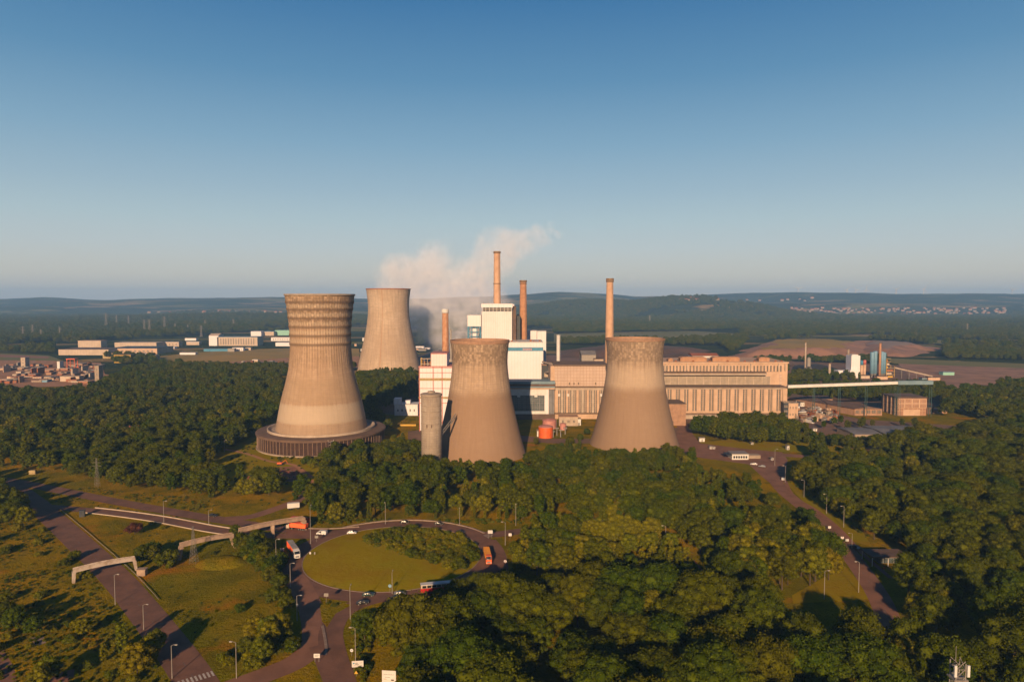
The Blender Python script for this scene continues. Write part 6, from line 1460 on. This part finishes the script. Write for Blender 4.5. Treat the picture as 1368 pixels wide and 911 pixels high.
pts = [(x, y, -.1, ki[k], s, rng.uniform(0, 6.28)) for x, y, k, s, ph in rest if k in ki]
# low weeds and brush over the meadows
weeds = []
def brush(poly, sp, smin, smax, dens=.6, keys=('bush', 'scrub')):
    P = np.array([G(*p) for p in poly]); x0, y0 = P.min(0); x1, y1 = P.max(0)
    X, Y = np.meshgrid(np.arange(x0, x1, sp), np.arange(y0, y1, sp)); X = X+rng.uniform(-.5, .5, X.shape)*sp; Y = Y+rng.uniform(-.5, .5, X.shape)*sp
    ok = inpoly(X, Y, P) & (vnoise(X, Y, 16, 3)*.7+rng.random(X.shape)*.5 > 1-dens); X, Y = X[ok], Y[ok]
    keep = np.ones(len(X), bool)
    for Pr, hw in ROADS:
        D = np.full(len(X), 1e9)
        for q in Pr: D = np.minimum(D, np.hypot(X-q[0], Y-q[1]))
        keep &= D > hw+1.2
    keep &= np.hypot(X-RC[0], Y-RC[1]) > RO+1.5
    for x, y in zip(X[keep], Y[keep]): weeds.append((x, y, -.15, ki[keys[rng.integers(len(keys))]], rng.uniform(smin, smax), rng.uniform(0, 6.28)))
brush([(-100,640),(100,720),(160,790),(225,880),(240,960),(-100,1000)], 2.3, .1, .28, .5)
brush([(100,700),(300,715),(330,740),(390,830),(400,860),(280,905),(170,770)], 2.8, .08, .2, .36)
brush([(60,655),(300,690),(300,712),(70,676)], 2.6, .1, .22, .4)
brush([(90,650),(300,668),(400,668),(300,690),(150,668)], 3, .12, .3, .4)
brush([(470,825),(520,812),(560,812),(560,836),(500,850),(490,900),(478,960)], 2.0, .2, .5, .9)
brush([(420,700),(700,700),(700,695),(420,694)], 2.2, .2, .4, .8)
brush([(1050,640),(1170,730),(1190,742),(1120,680)], 2.8, .12, .3, .5)
brush([(262,640),(345,585),(470,620),(440,652)], 3.5, .12, .35, .35)
brush([(430,806),(468,808),(440,832)], 2.0, .15, .3, .7)
# plain behind the plant: a patchwork of woods out to the hills
far = []
def woodland(y0, y1, sp, smin, smax, thr):
    for y in np.arange(y0, y1, sp*.87):
        xm = y*.80+80; x = np.arange(-xm, xm, sp); X = x+rng.uniform(-.4, .4, len(x))*sp; Y = y+rng.uniform(-.4, .4, len(x))*sp
        m = vnoise(X, Y*1.7, 260, 5)*.6+vnoise(X, Y*1.5, 90, 6)*.25+rng.random(len(x))*.15
        for a, b, c in zip(X, Y, m):
            if c < thr: continue
            far.append((a, b))
    return smin, smax
allowed = []
CLEAR = [np.array([G(*p) for p in q]) for q in (
    [(205,477),(480,463),(600,466),(600,492),(262,494),(210,489)], [(-400,469),(88,473),(150,480),(170,505),(150,511),(130,524),(60,528),(-400,526)], [(70,466),(150,455),(340,444),(480,440),(480,470),(300,476),(200,480),(140,478),(75,476)],
    [(500,480),(560,462),(640,458),(735,460),(960,470),(1052,500),(1052,556),(500,556)], [(740,446),(990,441),(990,452),(740,459)], [(960,484),(1000,456),(1130,452),(1260,462),(1262,480),(1100,484)],
    [(735,484),(735,462),(960,462),(1000,486)], [(1050,484),(1140,486),(1260,484),(1260,512),(1050,512)], [(1195,482),(1500,490),(1500,518),(1335,528),(1225,528)], [(1250,453),(1500,462),(1500,467),(1240,460)], [(1170,477),(1500,486),(1500,494),(1190,486)],
    [(545,470),(620,440),(740,438),(740,470)], [(380,440),(480,436),(560,440),(560,470),(380,470)])]
for (y0, y1, sp, s0, s1, thr) in ((620, 1500, 11, .7, 1.0, .36), (1500, 2600, 15, .9, 1.3, .40), (2600, 5000, 24, 1.2, 1.7, .40)):
    far.clear(); woodland(y0, y1, sp, s0, s1, thr)
    A = np.array(far); ok = np.ones(len(A), bool)
    for Pc in CLEAR: ok &= ~inpoly(A[:, 0], A[:, 1], Pc)
    for a, b, c in EXC: ok &= np.hypot(A[:, 0]-a, A[:, 1]-b) > c+6
    if y0 < 1000:      # leave the near country to the hand-planted woods
        nearP = np.array([G(*p) for p in ((-500,535),(480,500),(560,556),(1052,556),(1060,500),(1260,510),(1262,560),(1290,545),(1340,520),(1800,515),(1800,900),(-500,900))]); ok &= ~inpoly(A[:, 0], A[:, 1], nearP)
    A = A[ok]; kk = [ki[k] for k in ('oak1', 'oak2', 'oak3', 'oak4', 'beech', 'ash') if k in ki]
    zz = H(A[:, 0], A[:, 1])
    for (a, b), z in zip(A, zz): allowed.append((a, b, z-.3, kk[rng.integers(len(kk))], rng.uniform(s0, s1), rng.uniform(0, 6.28)))
scatter('forest', pts); scatter('undergrowth', weeds); scatter('far_woodland', allowed)
print('COUNT', {n: sum(o.name.split('.')[0] == n for o in bpy.data.objects) for n in ('broadleaf_tree', 'slender_tree', 'bush', 'house', 'works_building', 'street_lamp')}); print('TREES', len(TREES), 'rest', len(pts), 'weeds', len(weeds), 'far', len(allowed))

# ------------------------------------------------------------------ air
m, t, b = nodes('haze'); t.nodes.remove(b); pv = N(t, 'ShaderNodeVolumePrincipled'); pv.inputs['Color'].default_value = (.27, .55, 1.0, 1); pv.inputs['Density'].default_value = 9e-5; pv.inputs['Anisotropy'].default_value = 0.0
t.links.new(pv.outputs[0], t.nodes['Material Output'].inputs['Volume'])
mb = MB(); mb.box(-11500, 11500, -900, 12500, -2, 330); struct('haze', mb, m, 'stuff')
